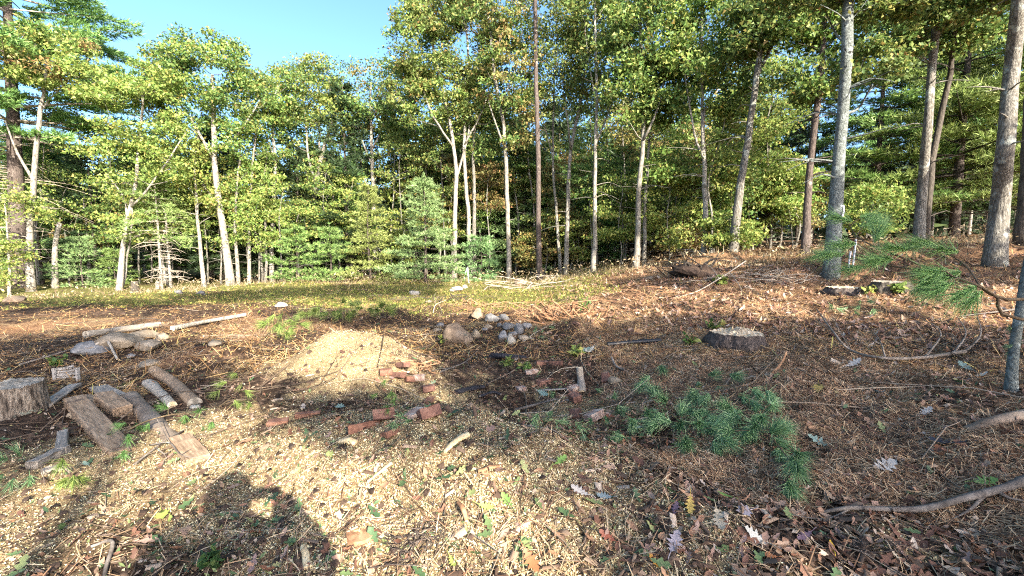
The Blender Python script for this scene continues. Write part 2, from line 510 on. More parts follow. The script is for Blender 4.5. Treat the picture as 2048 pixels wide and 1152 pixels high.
def conifer_parts(base, Hh, rad, z0=.15, whorl=.5, per=5, dens=1.0, tuftL=.2, tuftW=.028, k=7, shape=None, droop=.15, trunk_r=None, lean=(0, 0),
                  dead=0, up=.35, tmb=None, bmb=None, nmb=None, topz=None, side=None, spread=.75):
    base = np.array(base, float)
    tr = trunk_r or Hh * .014
    top = base + np.array([lean[0], lean[1], Hh])
    P = catmull([base - [0, 0, .15], base + (top - base) * .5 + RNG.normal(size=3) * [.06, .06, 0], top], max(8, int(Hh / .6)))
    r = np.linspace(tr, max(.008, tr * .08), len(P)); r[0] *= 1.3
    tmb.add(*tube(P, r, 9, wob=.05))
    shape = shape or (lambda t: (1 - t) ** .8)
    TC, TD = [], []
    z = z0 * Hh
    while z < Hh - .15:
        t = (z / Hh - z0) / (1 - z0)
        for q in range(per):
            a = 6.283 * (q + RNG.random() * .8) / per + z * 2.1
            if RNG.random() < .1: continue
            L = rad * shape(t) * (.5 + .72 * RNG.random())
            if side is not None and math.cos(a - side) < -.2: L *= .6
            if L < .12: L = .12
            f = z / Hh
            p0 = base + (top - base) * f + [0, 0, RNG.uniform(-.12, .12)]
            dz = up * t + RNG.uniform(-.12, .12)
            d = np.array([math.cos(a), math.sin(a), 0])
            p1 = p0 + d * L * .5 + [0, 0, (dz - droop * .3) * L * .5]
            p2 = p0 + d * L + [0, 0, (dz - droop + .12 * RNG.random()) * L]
            nP = max(4, int(L / .35) + 2)
            B = catmull([p0, p1, p2], nP)
            bmb.add(*tube(B, np.linspace(min(tr * .35, .006 + .011 * L), .004, nP), 4, cap=False))
            # flat sprays: side twigs both ways
            ns = max(3, int(L / .22 * dens))
            ts = np.linspace(.28 if L > .8 else .1, 1, ns)
            for tt in ts:
                i = tt * (nP - 1); i0 = min(int(i), nP - 2); fpos = B[i0] + (B[i0 + 1] - B[i0]) * (i - i0)
                sl = (.2 + .45 * L * (1.05 - tt) * (.5 + .5 * RNG.random()))
                for sgn in (-1, 1):
                    sd = unit(d * (.75 + .3 * RNG.random()) + sgn * np.array([-d[1], d[0], 0]) * (.8 + .3 * RNG.random()) + [0, 0, RNG.uniform(-.1, .25)])
                    nt_ = max(2, int(sl / .15))
                    for u in np.linspace(.35, 1, nt_):
                        TC.append(fpos + sd * sl * u + RNG.normal(size=3) * .02); TD.append(sd + [0, 0, .25])
                if tt == 1: TC.append(fpos); TD.append(d + [0, 0, .2])
        z += whorl * (1.1 - .55 * t) * (.85 + .3 * RNG.random())
    for _ in range(dead):
        zz = RNG.uniform(.06, z0 + .06) * Hh; a = RNG.random() * 6.283; L = rad * RNG.uniform(.25, .7)
        p0 = base + (top - base) * zz / Hh; d = np.array([math.cos(a), math.sin(a), -.08])
        B = catmull([p0, p0 + d * L * .5 + [0, 0, .04 * L], p0 + d * L + [0, 0, -.08 * L] + RNG.normal(size=3) * .06 * L], 5)
        bmb.add(*tube(B, np.linspace(min(.022, tr * .3), .004, 5), 4, cap=False))
        for _ in range(3):
            j = RNG.integers(2, 5); e = B[j - 1] + rand_dirs(1)[0] * L * .3
            bmb.add(*tube(np.array([B[j - 1], e]), [.007, .003], 3, cap=False))
    TC.append(top); TD.append(np.array([0, 0, 1.0]))
    V, F = needle_tufts(np.array(TC), unit(np.array(TD)), k, tuftL, tuftW, spread)
    nmb.add(V, F)

def conifer(name, label, cat, base, Hh, rad, needle='needle_green', bark='bark_pine', group=None, dead_pale=False, **kw):
    root = empty(name, base, label, cat, group); root['_o'] = list(base)
    t, b, n = MB(), MB(), MB()
    conifer_parts(base, Hh, rad, tmb=t, bmb=b, nmb=n, **kw)
    t.build('trunk', M[bark], root, smooth=True)
    b.build('branches', M['dead_wood' if dead_pale else 'bark_dark'], root)['kind'] = 'stuff'
    n.build('crown', M[needle], root)
    return root

def bpx(px, Y):
    return base_at(px, Y)

# ------------------------------------------------------------------ the tree line, from the left
def front_trees():
    # ---- left edge
    b = bpx(33, 21.0)
    conifer('pine_tree', 'huge old pine with thick reddish trunk and dark boughs reaching out of the top left', 'tree', b, 21, 5.2, 'needle_green',
            z0=.30, whorl=.62, per=5, dens=.95, tuftL=.3, tuftW=.045, trunk_r=.36, lean=(.9, 0), dead_pale=True, dead=60, droop=.05, up=.1, k=7,
            shape=lambda t: (.75 + .5 * math.sin(t * 5)) * (1 - t) ** .55)
    broadleaf('oak_tree', 'pale forked tree in front of the huge pine with bright yellow green top', 'tree', 19.5,
              [(55, 570), (58, 470), (66, 350), (79, 230), (88, 175), (92, 120)], 15, [(95, 120, 105, 62), (30, 110, 70, 60), (160, 165, 50, 45)],
              [[(66, 350), (35, 300), (10, 240)], [(79, 230), (110, 190), (140, 160)]], 'leaf_light', nc=62, lpc=95, twigs=10, leaf2='leaf_rust', share2=.08)
    broadleaf('maple_sapling', 'low yellow green bushy growth around the foot of the huge pine', 'sapling', 18.5,
              [(12, 585), (14, 480), (10, 400)], 6, [(20, 440, 60, 70), (-20, 520, 60, 60)], (), 'leaf_light', nc=26, lpc=80, L=.17)
    b = bpx(104, 21)
    rt = empty('tree_snag', b, 'short broken pale snag leaning right beside the dark wood', 'dead tree'); rt['_o'] = list(b)
    m = MB(); Q, r = bark_tube(m, [b - Vector((0, 0, .1)), Vector(pt(110, 500, 21)), Vector(pt(119, 446, 21))], .11, .09, 8, 8); m.build('trunk', M['bark_pale'], rt, smooth=True)
    m = MB(); m.add(*tube(np.array([Q[-1], Q[-1] + [.05, 0, .25]]), [.06, .01], 5)); m.build('broken_top', M['dead_wood'], rt)
    broadleaf('maple_tree', 'leaning twin stemmed tree with pale yellow green crown at the left', 'tree', 20.0,
              [(231, 588), (240, 500), (258, 400), (273, 340), (280, 250), (285, 190)], 12,
              [(275, 230, 85, 75), (240, 330, 75, 60), (330, 300, 60, 60), (300, 170, 60, 45)],
              [[(258, 400), (300, 370), (340, 310), (372, 265)], [(240, 500), (250, 470), (246, 400), (215, 350)]], 'leaf_light', nc=80, lpc=90, flat=.4, cr=.7)
    broadleaf('maple_sapling', 'thin second stem sharing the foot of the leaning twin tree', 'sapling', 20.2,
              [(236, 586), (252, 520), (262, 440), (262, 390)], 6, [(255, 430, 40, 50)], (), 'leaf_light', nc=9, lpc=60, flat=.35)
    b = bpx(318, 20.5)
    conifer('pine_sapling', 'scraggly young pine with bare drooping lower branches and pale stem', 'young pine', b, 5.6, 1.7, 'needle_yellow', 'bark_pale', z0=.42,
            whorl=.35, tuftL=.2, tuftW=.03, trunk_r=.075, dead_pale=True, dead=34, droop=.3, dens=.9)
    b = bpx(337, 21.2)
    conifer('pine_sapling', 'second scraggly pine close behind the first with dead lower twigs', 'young pine', b, 6.2, 1.6, 'needle_yellow', 'bark_pale', z0=.45,
            whorl=.4, tuftL=.2, tuftW=.03, trunk_r=.07, dead_pale=True, dead=26, droop=.3, dens=.8)
    b = bpx(160, 21.5)
    conifer('pine_sapling', 'small bluish pine seedling beside the pale broken snag', 'young pine', b, 2.6, 1.25, 'needle_blue', z0=.05, whorl=.28, tuftL=.18, tuftW=.025)
    b = bpx(228, 22.5)
    conifer('pine_sapling', 'little green pine seedling behind the leaning twin stemmed tree', 'young pine', b, 1.9, 1.1, 'needle_green', z0=.05, whorl=.28, tuftL=.18, tuftW=.025)
    broadleaf('maple_tree', 'slim pale stem with thin crown left of the big forked oak', 'tree', 21.5,
              [(404, 570), (399, 480), (392, 400), (390, 330), (398, 260)], 9, [(390, 330, 50, 60), (415, 400, 35, 40)], (), 'leaf_light', nc=22, lpc=75, twigs=6)
    broadleaf('oak_tree', 'big pale forked oak with wide rounded crown at the left of the tree line', 'tree', 21.5,
              [(459, 562), (447, 440), (431, 310), (428, 215), (425, 150)], 17,
              [(410, 150, 110, 72), (360, 215, 70, 60), (485, 215, 62, 60), (420, 105, 70, 38), (330, 130, 40, 40)],
              [[(431, 310), (400, 265), (374, 225), (345, 190)], [(431, 310), (468, 280), (500, 235), (520, 200)], [(447, 420), (415, 380), (385, 350)]],
              'leaf_mid', nc=120, lpc=95, leaf2='leaf_light', share2=.35)
    broadleaf('maple_tree', 'thin pale stem just right of the big forked oak', 'tree', 21.8, [(473, 560), (473, 450), (478, 330), (486, 250)], 8,
              [(480, 300, 45, 70), (475, 400, 40, 40)], (), 'leaf_light', nc=26, lpc=70, twigs=6)
    broadleaf('maple_tree', 'thin white stem second to the right of the big forked oak', 'tree', 22, [(497, 560), (500, 450), (506, 330), (520, 200)], 8,
              [(515, 200, 45, 70), (510, 330, 36, 50)], (), 'leaf_mid', nc=30, lpc=80, twigs=6)
    broadleaf('oak_tree', 'slender oak with narrow crown between the big forked oak and the white forked tree', 'tree', 23, [(543, 556), (546, 450), (550, 330), (545, 230), (556, 170)], 10,
              [(560, 190, 46, 60), (545, 300, 30, 36)], [[(550, 330), (530, 270), (520, 220)]], 'leaf_mid', nc=40, lpc=85, twigs=8, leaf2='leaf_light')
    broadleaf('maple_tree', 'second thin stem hugging the slender oak', 'tree', 22.4, [(527, 558), (531, 470), (527, 380), (535, 300)], 6, [(525, 380, 45, 55)], (), 'leaf_light', nc=18, lpc=70, flat=.35)
    broadleaf('oak_tree', 'white barked oak forking into two upright limbs above the small green pines', 'tree', 25,
              [(630, 552), (632, 440), (634, 370), (650, 290), (665, 235), (658, 160)], 14,
              [(620, 185, 85, 62), (665, 230, 50, 50), (590, 250, 48, 45), (640, 140, 45, 30)],
              [[(634, 370), (616, 310), (611, 240), (606, 180)], [(642, 320), (640, 240), (636, 165)]], 'leaf_mid', nc=90, lpc=90, leaf2='leaf_light', share2=.3)
    broadleaf('oak_tree', 'open crowned tree with many fine pale limbs right of the white forked oak', 'tree', 25,
              [(747, 545), (748, 400), (744, 300), (740, 220), (742, 165)], 11,
              [(742, 185, 68, 72), (790, 230, 45, 60), (700, 250, 38, 50)],
              [[(746, 330), (718, 260), (700, 200)], [(744, 300), (770, 240), (778, 180)], [(748, 400), (720, 340), (705, 280)]], 'leaf_mid', nc=66, lpc=62, cr=.7, leaf2='leaf_rust', share2=.12)
    # ---- small pines along the middle
    for (px, Y, h, rd, nd, lab) in [
        (590, 20.5, 2.45, 1.35, 'needle_green', 'bushy green young pine below the white forked oak, its left neighbour taller stemmed'),
        (660, 20.8, 2.6, 1.25, 'needle_green', 'bushy green young pine right of its twin, beside the pale cone shaped pine'),
        (740, 21.5, 4.4, 1.45, 'needle_yellow', 'pale yellow green cone shaped young pine in the middle left'),
        (850, 20.0, 4.7, 1.95, 'needle_blue', 'big bluish young pine with broad layered boughs in the middle'),
        (960, 21.0, 2.2, 1.3, 'needle_blue', 'low bluish pine growth right of the three grey trunks'),
        (700, 25.0, 6.5, 2.2, 'needle_green', 'taller green pine behind the pale cone shaped young pine'),
        (1050, 25.0, 7.6, 2.4, 'needle_blue', 'blue green pine filling the gap behind the bare middle pine trunk'),
        (620, 27.0, 7.4, 2.4, 'needle_yellow', 'yellowish pine hidden behind the white forked oak'),
        (1215, 23, 2.2, 1.0, 'needle_green', 'small green pine between the pale stems in the centre right')]:
        conifer('pine_sapling' if h < 5 else 'pine_tree', lab, 'young pine' if h < 5 else 'tree', bpx(px, Y), h, rd, nd, z0=.04, whorl=.3 if h < 5 else .42, per=5, tuftL=.17 if h < 5 else .26,
                tuftW=.03 if h < 5 else .04, k=10, droop=.05, up=.3, dens=1.15 if h < 5 else .85)
    # ---- centre
    broadleaf('oak_tree', 'grey trunk left of the close pair with full green crown against the sky', 'tree', 21.5,
              [(908, 556), (909, 440), (911, 330), (895, 220), (870, 110), (862, 30)], 12,
              [(840, 90, 68, 85), (880, 20, 70, 60), (820, 190, 48, 60), (895, 190, 55, 60)],
              [[(905, 290), (860, 220), (835, 130), (812, 70)], [(909, 350), (940, 250), (930, 150)]], 'leaf_mid', nc=120, lpc=92, leaf2='leaf_light', share2=.2)
    broadleaf('oak_tree', 'grey trunk of the close pair, left one, crown reaching the top edge', 'tree', 21.8,
              [(938, 556), (935, 420), (926, 300), (938, 180), (930, 60), (925, -40)], 10,
              [(935, 90, 72, 100), (965, 210, 52, 60), (900, -30, 80, 60)], [[(926, 300), (965, 220), (985, 130), (980, 40)]], 'leaf_mid', nc=92, lpc=88, leaf2='leaf_rust', share2=.12, twigs=6)
    broadleaf('oak_tree', 'darker grey trunk of the close pair, right one', 'tree', 22.2,
              [(948, 552), (951, 420), (949, 310), (955, 210), (970, 120)], 10, [(960, 260, 50, 60), (985, 150, 45, 60)], (), 'leaf_mid', 'bark_oak', nc=44, lpc=80)
    broadleaf('oak_tree', 'tall pale slim trunk with orange tinged crown just left of the bare pine', 'tree', 20.5,
              [(1016, 556), (1012, 420), (1005, 260), (990, 150), (975, 30), (968, -50)], 11,
              [(1010, 140, 66, 85), (985, 20, 75, 65), (1030, 240, 45, 55)], [[(1007, 290), (990, 240), (970, 180)], [(1000, 220), (1030, 140), (1045, 60)]], 'leaf_mid', nc=88, lpc=80, leaf2='leaf_rust', share2=.4, twigs=5)
    b = bpx(1080, 19.5)
    rt = broadleaf('pine_tree', 'very straight bare dark reddish pine trunk in the centre running out of the top', 'tree', 19.5,
              [(1080, 558), (1077, 430), (1074, 250), (1071, 90), (1068, -80), (1066, -260)], 13, (), (), bark='bark_pine', twigs=26, twig_t=(.35, .95), taper=.55, wander=.008)
    broadleaf('oak_tree', 'leaning pale trunk broken off at a fork right of the bare pine', 'tree', 20,
              [(1130, 552), (1137, 430), (1145, 310), (1166, 190), (1180, 100), (1200, 20)], 11,
              [(1190, 60, 70, 75), (1160, 170, 45, 60)], [[(1148, 290), (1135, 240), (1130, 190)]], 'leaf_mid', nc=64, lpc=70, twigs=6)
    broadleaf('oak_tree', 'slim grey trunk leaning left close right of the bare pine', 'tree', 21,
              [(1121, 548), (1112, 430), (1106, 330), (1108, 200), (1115, 60)], 8, [(1120, 130, 70, 100), (1100, 20, 60, 70)], [[(1107, 320), (1085, 240), (1075, 180)]], 'leaf_mid', 'bark_oak', nc=74, lpc=62, leaf2='leaf_mid', share2=.4)
    broadleaf('oak_tree', 'straight whitish trunk rooted in the dry brush at the centre right', 'tree', 18.5,
              [(1187, 562), (1189, 450), (1191, 330), (1196, 200), (1192, 60), (1190, -40)], 11,
              [(1215, 130, 66, 90), (1170, -10, 70, 60), (1250, 30, 60, 70)], [[(1192, 300), (1225, 200), (1240, 100)], [(1195, 220), (1180, 130), (1170, 60)]], 'leaf_mid', nc=80, lpc=66, twigs=8)
    broadleaf('oak_tree', 'pale sinuous trunk of the crossing pair, left foot, thickest white stem there', 'tree', 17,
              [(1273, 530), (1278, 440), (1284, 340), (1290, 220), (1281, 90), (1276, -30)], 14,
              [(1300, 60, 90, 85), (1330, 190, 50, 70), (1255, 190, 45, 60)], [[(1287, 280), (1320, 210), (1335, 130), (1345, 60)]], 'leaf_mid', nc=96, lpc=84, leaf2='leaf_light', share2=.35, twigs=8)
    broadleaf('oak_tree', 'thinner grey trunk of the crossing pair, right foot', 'tree', 17.6,
              [(1290, 528), (1291, 430), (1296, 340), (1306, 250), (1330, 160)], 9, [(1340, 330, 50, 46), (1330, 190, 45, 50)], (), 'leaf_light', 'bark_oak', nc=34, lpc=80, flat=.35, twigs=8)
    broadleaf('oak_tree', 'white trunk splitting high into two stems with vine tangle around its foot', 'tree', 16,
              [(1407, 512), (1410, 420), (1407, 330), (1405, 210), (1404, 80), (1405, -40)], 13,
              [(1420, 60, 80, 80), (1370, 140, 48, 70), (1450, 170, 48, 60), (1380, -20, 70, 60)], [[(1408, 330), (1388, 250), (1372, 150), (1370, 50)], [(1405, 240), (1418, 200), (1440, 170)]],
              'leaf_mid', nc=92, lpc=84, leaf2='leaf_light', share2=.4, twigs=20, twig_t=(.05, .6))
    broadleaf('maple_tree', 'second thin stem beside the foot of the white splitting trunk', 'tree', 16.3,
              [(1420, 510), (1424, 440), (1416, 370), (1445, 260), (1450, 180)], 6, [(1440, 330, 45, 60), (1470, 250, 30, 40)], (), 'leaf_light', nc=24, lpc=70, flat=.35, twigs=6)
    broadleaf('pine_tree', 'thick trunk leaning right with scaly grey brown bark right of the vine tangle', 'tree', 14.5,
              [(1462, 492), (1478, 400), (1494, 300), (1508, 190), (1520, 90), (1536, -40)], 22,
              [(1570, 10, 80, 70), (1500, 60, 50, 60)], [[(1512, 150), (1560, 60), (1600, -20)]], 'leaf_mid', 'bark_oak', nc=60, lpc=80, twigs=14, twig_t=(.3, .9), taper=.5, wander=.012)
    broadleaf('oak_tree', 'thin dark stem behind the gap of blue sky at the right', 'tree', 20,
              [(1538, 482), (1536, 380), (1540, 250), (1545, 130)], 8, [(1555, 200, 55, 80), (1530, 100, 50, 60)], (), 'leaf_light', 'bark_dark', nc=36, lpc=70, twigs=10)
    broadleaf('pine_tree', 'dark purplish pine trunk left of the big lichen covered trunk', 'tree', 13.5,
              [(1608, 492), (1614, 420), (1622, 320), (1636, 200), (1645, 100), (1650, 0)], 20,
              [(1640, 130, 60, 70), (1620, 20, 80, 60)], (), 'leaf_mid', 'bark_pine', nc=50, lpc=80, twigs=16, twig_t=(.3, .9), taper=.6, wander=.01, leaf2='leaf_light', share2=.3)
    broadleaf('oak_tree', 'thick lichen covered grey trunk with the white ribbon tied round it', 'tree', 9.6,
              [(1664, 503), (1671, 410), (1678, 310), (1688, 180), (1692, 60), (1694, -60), (1700, -200)], 33,
              [(1650, -60, 120, 70), (1770, -20, 90, 60), (1745, 130, 50, 40)], [[(1684, 240), (1715, 215), (1745, 170)], [(1692, 110), (1665, 60), (1640, 0)]], 'leaf_mid', 'bark_lichen',
              nc=70, lpc=90, L=.15, cr=.42, twigs=14, fk=.3, twig_t=(.3, .9), taper=.62, wander=.008, k=14, leaf2='leaf_mid', share2=.4)
    broadleaf('oak_tree', 'grey trunk on the rise right of the ribbon tree, lit along its left side', 'tree', 12.0,
              [(1836, 470), (1845, 380), (1855, 260), (1868, 120), (1880, -10), (1888, -140)], 24,
              [(1900, -40, 110, 70), (1830, 60, 60, 50)], [[(1868, 120), (1850, 50), (1830, 0)]], 'leaf_mid', 'bark_oak', nc=56, lpc=90, L=.17, cr=.5, fk=.35, twigs=12, twig_t=(.4, .95), taper=.6, wander=.008, leaf2='leaf_mid', share2=.4)
    broadleaf('oak_tree', 'darker narrow trunk tucked close behind the right hand grey trunk on the rise', 'tree', 13.0,
              [(1852, 462), (1858, 380), (1880, 250), (1905, 130), (1915, 0)], 15, [(1930, 40, 60, 60)], (), 'leaf_mid', 'bark_dark', nc=24, lpc=80, twigs=6, taper=.6)
    broadleaf('oak_tree', 'stout flared grey trunk nearest the right edge running out of the top', 'tree', 9.0,
              [(1992, 492), (2004, 400), (2014, 290), (2027, 130), (2040, -10), (2052, -160)], 40,
              [(2040, -120, 120, 70)], (), 'leaf_mid', 'bark_oak', nc=40, lpc=80, L=.15, cr=.42, twigs=8, twig_t=(.4, .95), taper=.62, wander=.008, k=14)
    broadleaf('oak_tree', 'dark trunk half cut off by the right edge behind the stout flared trunk', 'tree', 10.5,
              [(2042, 462), (2052, 330), (2060, 180), (2070, 0)], 28, [(2070, -80, 90, 60)], (), 'leaf_mid', 'bark_dark', nc=24, lpc=80, taper=.6, k=12)
    # ---- pines of the right hand slope, with long level boughs
    for (px, Y, h, rd, z0, nd, lab) in [
        (1905, 17.5, 12.5, 4.0, .16, 'needle_yellow', 'broad sunlit pine with long level boughs filling the upper right'),
        (2110, 16.0, 12.5, 4.2, .13, 'needle_yellow', 'pine beyond the right edge sending bright boughs into the picture'),
        (1745, 19.0, 10.5, 3.2, .14, 'needle_green', 'green pine behind the lichen covered trunk'),
        (1620, 24.0, 10.0, 3.0, .22, 'needle_dark', 'dark pine standing behind the sky gap on the right'),
        (1985, 20.5, 13.5, 4.0, .10, 'needle_green', 'tall deep green pine at the back of the right hand slope'),
        (1840, 22.0, 12.5, 3.6, .10, 'needle_dark', 'dark pine deep behind the two trunks on the rise')]:
        conifer('pine_tree', lab, 'tree', bpx(px, Y), h, rd, nd, z0=z0, whorl=.5, per=5, dens=.85, tuftL=.26, tuftW=.038, droop=.12, up=.2, k=7, dead=10,
                shape=lambda t: (1 - t) ** .55)

front_trees()

# ------------------------------------------------------------------ understory along the wood edge
US = [(130, 23, 400, 60, 60, 'leaf_light', 'leafy yellow green sapling in front of the dark gap at the left'),
      (330, 22, 420, 50, 50, 'leaf_light', 'low leafy sapling above the scraggly young pines'),
      (440, 23, 450, 60, 60, 'leaf_light', 'leafy sapling around the foot of the big forked oak'),
      (560, 21.5, 430, 62, 75, 'leaf_light', 'broad yellow green sapling left of the bright young pines'),
      (700, 24, 400, 55, 60, 'leaf_light', 'yellow green sapling between the young pines'),
      (800, 24, 330, 55, 60, 'leaf_mid', 'green sapling above the big bluish young pine'),
      (900, 24, 420, 45, 60, 'leaf_light', 'sapling behind the left grey trunk of the three'),
      (1140, 22, 470, 62, 55, 'leaf_rust', 'rusty brush sapling right of the bare pine'),
      (1240, 19, 420, 55, 70, 'leaf_light', 'layered yellow green sapling left of the crossing pair'),
      (1335, 17.5, 420, 55, 75, 'leaf_light', 'layered bright green sapling right of the crossing pair'),
      (1380, 19, 480, 50, 40, 'leaf_rust', 'tawny brush sapling by the vine tangle'),
      (1455, 15, 470, 45, 45, 'leaf_light', 'leafy vine clump around the foot of the leaning thick trunk'),
      (1500, 19, 330, 55, 90, 'leaf_light', 'slim sapling between leaning thick trunk and dark stem'),
      (1580, 18, 380, 42, 70, 'leaf_light', 'pale sapling in the sky gap at the right'),
      (1745, 15, 420, 45, 55, 'leaf_light', 'sunlit sapling between the ribbon tree and the rise'),
      (1070, 23, 500, 50, 35, 'leaf_rust', 'rusty undergrowth bush behind the bare pine foot')]
for (px, Y, cy, rx, ry, lf, lab) in US:
    broadleaf('maple_sapling', lab, 'sapling', Y, [(px, 545), (px + 4, 500), (px - 3, cy + 20), (px + 5, cy - ry * .6)], 4, [(px, cy, rx, ry)], (), lf, 'bark_oak', nc=30, lpc=62, L=.17, cr=.6, flat=.28, twigs=5, k=6)

# ------------------------------------------------------------------ the wood behind
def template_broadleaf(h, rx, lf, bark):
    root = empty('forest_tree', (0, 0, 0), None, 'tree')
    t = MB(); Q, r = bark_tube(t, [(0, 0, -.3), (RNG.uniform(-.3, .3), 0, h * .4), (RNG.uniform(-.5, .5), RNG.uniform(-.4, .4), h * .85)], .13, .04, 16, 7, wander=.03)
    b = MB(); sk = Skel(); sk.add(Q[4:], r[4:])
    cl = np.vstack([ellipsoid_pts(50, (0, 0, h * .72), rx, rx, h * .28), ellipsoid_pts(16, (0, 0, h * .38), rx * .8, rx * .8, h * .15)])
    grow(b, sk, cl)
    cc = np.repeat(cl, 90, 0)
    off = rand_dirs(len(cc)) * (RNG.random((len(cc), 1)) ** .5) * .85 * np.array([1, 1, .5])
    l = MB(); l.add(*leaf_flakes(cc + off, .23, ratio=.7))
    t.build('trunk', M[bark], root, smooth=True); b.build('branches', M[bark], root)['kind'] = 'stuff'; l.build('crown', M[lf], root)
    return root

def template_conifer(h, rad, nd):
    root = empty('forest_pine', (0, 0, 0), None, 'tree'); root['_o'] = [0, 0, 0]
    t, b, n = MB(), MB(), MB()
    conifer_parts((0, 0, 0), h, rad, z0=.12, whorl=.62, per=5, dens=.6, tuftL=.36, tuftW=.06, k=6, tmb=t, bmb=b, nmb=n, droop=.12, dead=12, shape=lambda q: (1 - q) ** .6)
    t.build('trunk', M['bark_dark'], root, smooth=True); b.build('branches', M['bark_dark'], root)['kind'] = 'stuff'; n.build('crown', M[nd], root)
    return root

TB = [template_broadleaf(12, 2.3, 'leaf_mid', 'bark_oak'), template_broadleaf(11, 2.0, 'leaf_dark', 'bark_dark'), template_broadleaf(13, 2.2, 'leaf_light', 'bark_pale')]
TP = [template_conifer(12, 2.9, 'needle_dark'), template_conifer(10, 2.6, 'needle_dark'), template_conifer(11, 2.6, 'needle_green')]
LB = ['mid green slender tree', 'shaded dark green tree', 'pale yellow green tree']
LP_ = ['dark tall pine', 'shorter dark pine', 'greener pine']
used = set()
ANCH = [(33, 'huge left pine'), (232, 'leaning twin tree'), (459, 'big forked oak'), (545, 'slender oak'), (630, 'white forked oak'), (747, 'open crowned tree'), (850, 'bluish young pine'), (940, 'close grey pair'),
        (1016, 'orange tinged tree'), (1080, 'bare centre pine'), (1188, 'straight whitish trunk'), (1280, 'crossing pair'), (1407, 'splitting white trunk'), (1480, 'leaning thick trunk'), (1610, 'purplish pine'), (1670, 'ribbon tree'), (1850, 'trunks on the rise'), (2000, 'stout flared trunk')]
seen = {}
def bg_label(kind, x, y):
    px = 1024 + 900 * x / y
    a = min(ANCH, key=lambda q: abs(q[0] - px)); d = px - a[0]
    rel = 'straight behind' if abs(d) < 18 else ('left behind' if d < 0 else 'right behind')
    row = 'near' if y < 29.7 else 'second' if y < 35 else 'third' if y < 41.5 else 'last'
    s = f'{kind} in the {row} row, {rel} the {a[1]}'
    seen[s] = seen.get(s, 0) + 1
    return s
def place_bg(tpl, lab, grp, x, y, s):
    px_hint = 1024 + 900 * x / y
    key = tpl.name
    o = tpl if key not in used else copy_tree(tpl)
    used.add(key)
    o.location = (x, y, gz(x, y) - .05); o.rotation_euler = (0, 0, RNG.random() * 6.283); o.scale = (s, s, s * RNG.uniform(.92, 1.1) * (.66 if px_hint > 1080 and y < 28 else 1))
    o['label'] = bg_label(lab, x, y); o['group'] = grp
rows = [(25.5, 30, 1.0), (28, 30, 2.4), (32, 30, 2.6), (38, 26, 3.4), (45, 24, 4.2)]
for (Y, n, jx) in rows:
    for i in range(n):
        u = -1.22 + 2.44 * (i + .5 + RNG.uniform(-.35, .35)) / n
        x = u * Y; y = Y + RNG.uniform(-2.2, 2.2)
        px = 1024 + u * 900
        if 1500 < px < 1680 and RNG.random() < .75: continue
        if px > 1300 and y < 30 and not (1120 < px < 1500 and Y < 29): continue
        right = px > 800
        if RNG.random() < (.6 if not right else .5) or Y < 26:
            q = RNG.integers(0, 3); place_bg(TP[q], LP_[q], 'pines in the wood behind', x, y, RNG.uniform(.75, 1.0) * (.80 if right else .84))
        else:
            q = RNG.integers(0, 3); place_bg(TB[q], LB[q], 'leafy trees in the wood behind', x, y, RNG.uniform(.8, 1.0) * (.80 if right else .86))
for i in range(30):
    px = -60 + 1600 * (i + RNG.uniform(.1, .9)) / 30; Y = RNG.uniform(22, 25.5) - (3.0 if px > 1150 else 0)
    cy = RNG.uniform(340, 480); ry = RNG.uniform(38, 75)
    lf = RNG.choice(['leaf_light', 'leaf_light', 'leaf_mid', 'leaf_rust'])
    lab = bg_label({'leaf_light': 'yellow green', 'leaf_mid': 'green', 'leaf_rust': 'rusty'}[lf] + (' low' if cy > 410 else ' taller') + ' small maple', pt(px, 500, Y).x, Y)
    broadleaf('maple_sapling', lab, 'sapling', Y, [(px, 545), (px + 4, 500), (px - 3, cy + 20), (px + 5, cy - ry * .6)], 4, [(px, cy, RNG.uniform(32, 52), ry)], (), lf, 'bark_oak', nc=19, lpc=62, L=.19, cr=.6, flat=.22, twigs=6, k=6, group='small leafy maples along the wood edge')
for i in range(22):
    px = 1010 + 620 * (i + RNG.uniform(.1, .9)) / 22; Y = RNG.uniform(21, 25) - (3.5 if px > 1350 else 0)
    cy = RNG.uniform(230, 450); ry = RNG.uniform(45, 85)
    lf = RNG.choice(['leaf_light', 'leaf_light', 'leaf_mid', 'leaf_mid', 'leaf_rust'])
    lab = bg_label({'leaf_light': 'yellow green', 'leaf_mid': 'green', 'leaf_rust': 'rusty'}[lf] + (' mid height' if cy > 340 else ' high') + ' maple', pt(px, 500, Y).x, Y)
    broadleaf('maple_tree', lab, 'tree', Y, [(px, 535), (px + 6, 450), (px - 4, cy + 25), (px + RNG.uniform(-16, 16), cy - ry * .7)], RNG.uniform(4.5, 7), [(px, cy, RNG.uniform(34, 56), ry)], (), lf, RNG.choice(['bark_pale', 'bark_oak']), nc=22, lpc=62, L=.19, cr=.62, flat=.24, twigs=10, k=6, group='mid height maples of the wood edge')
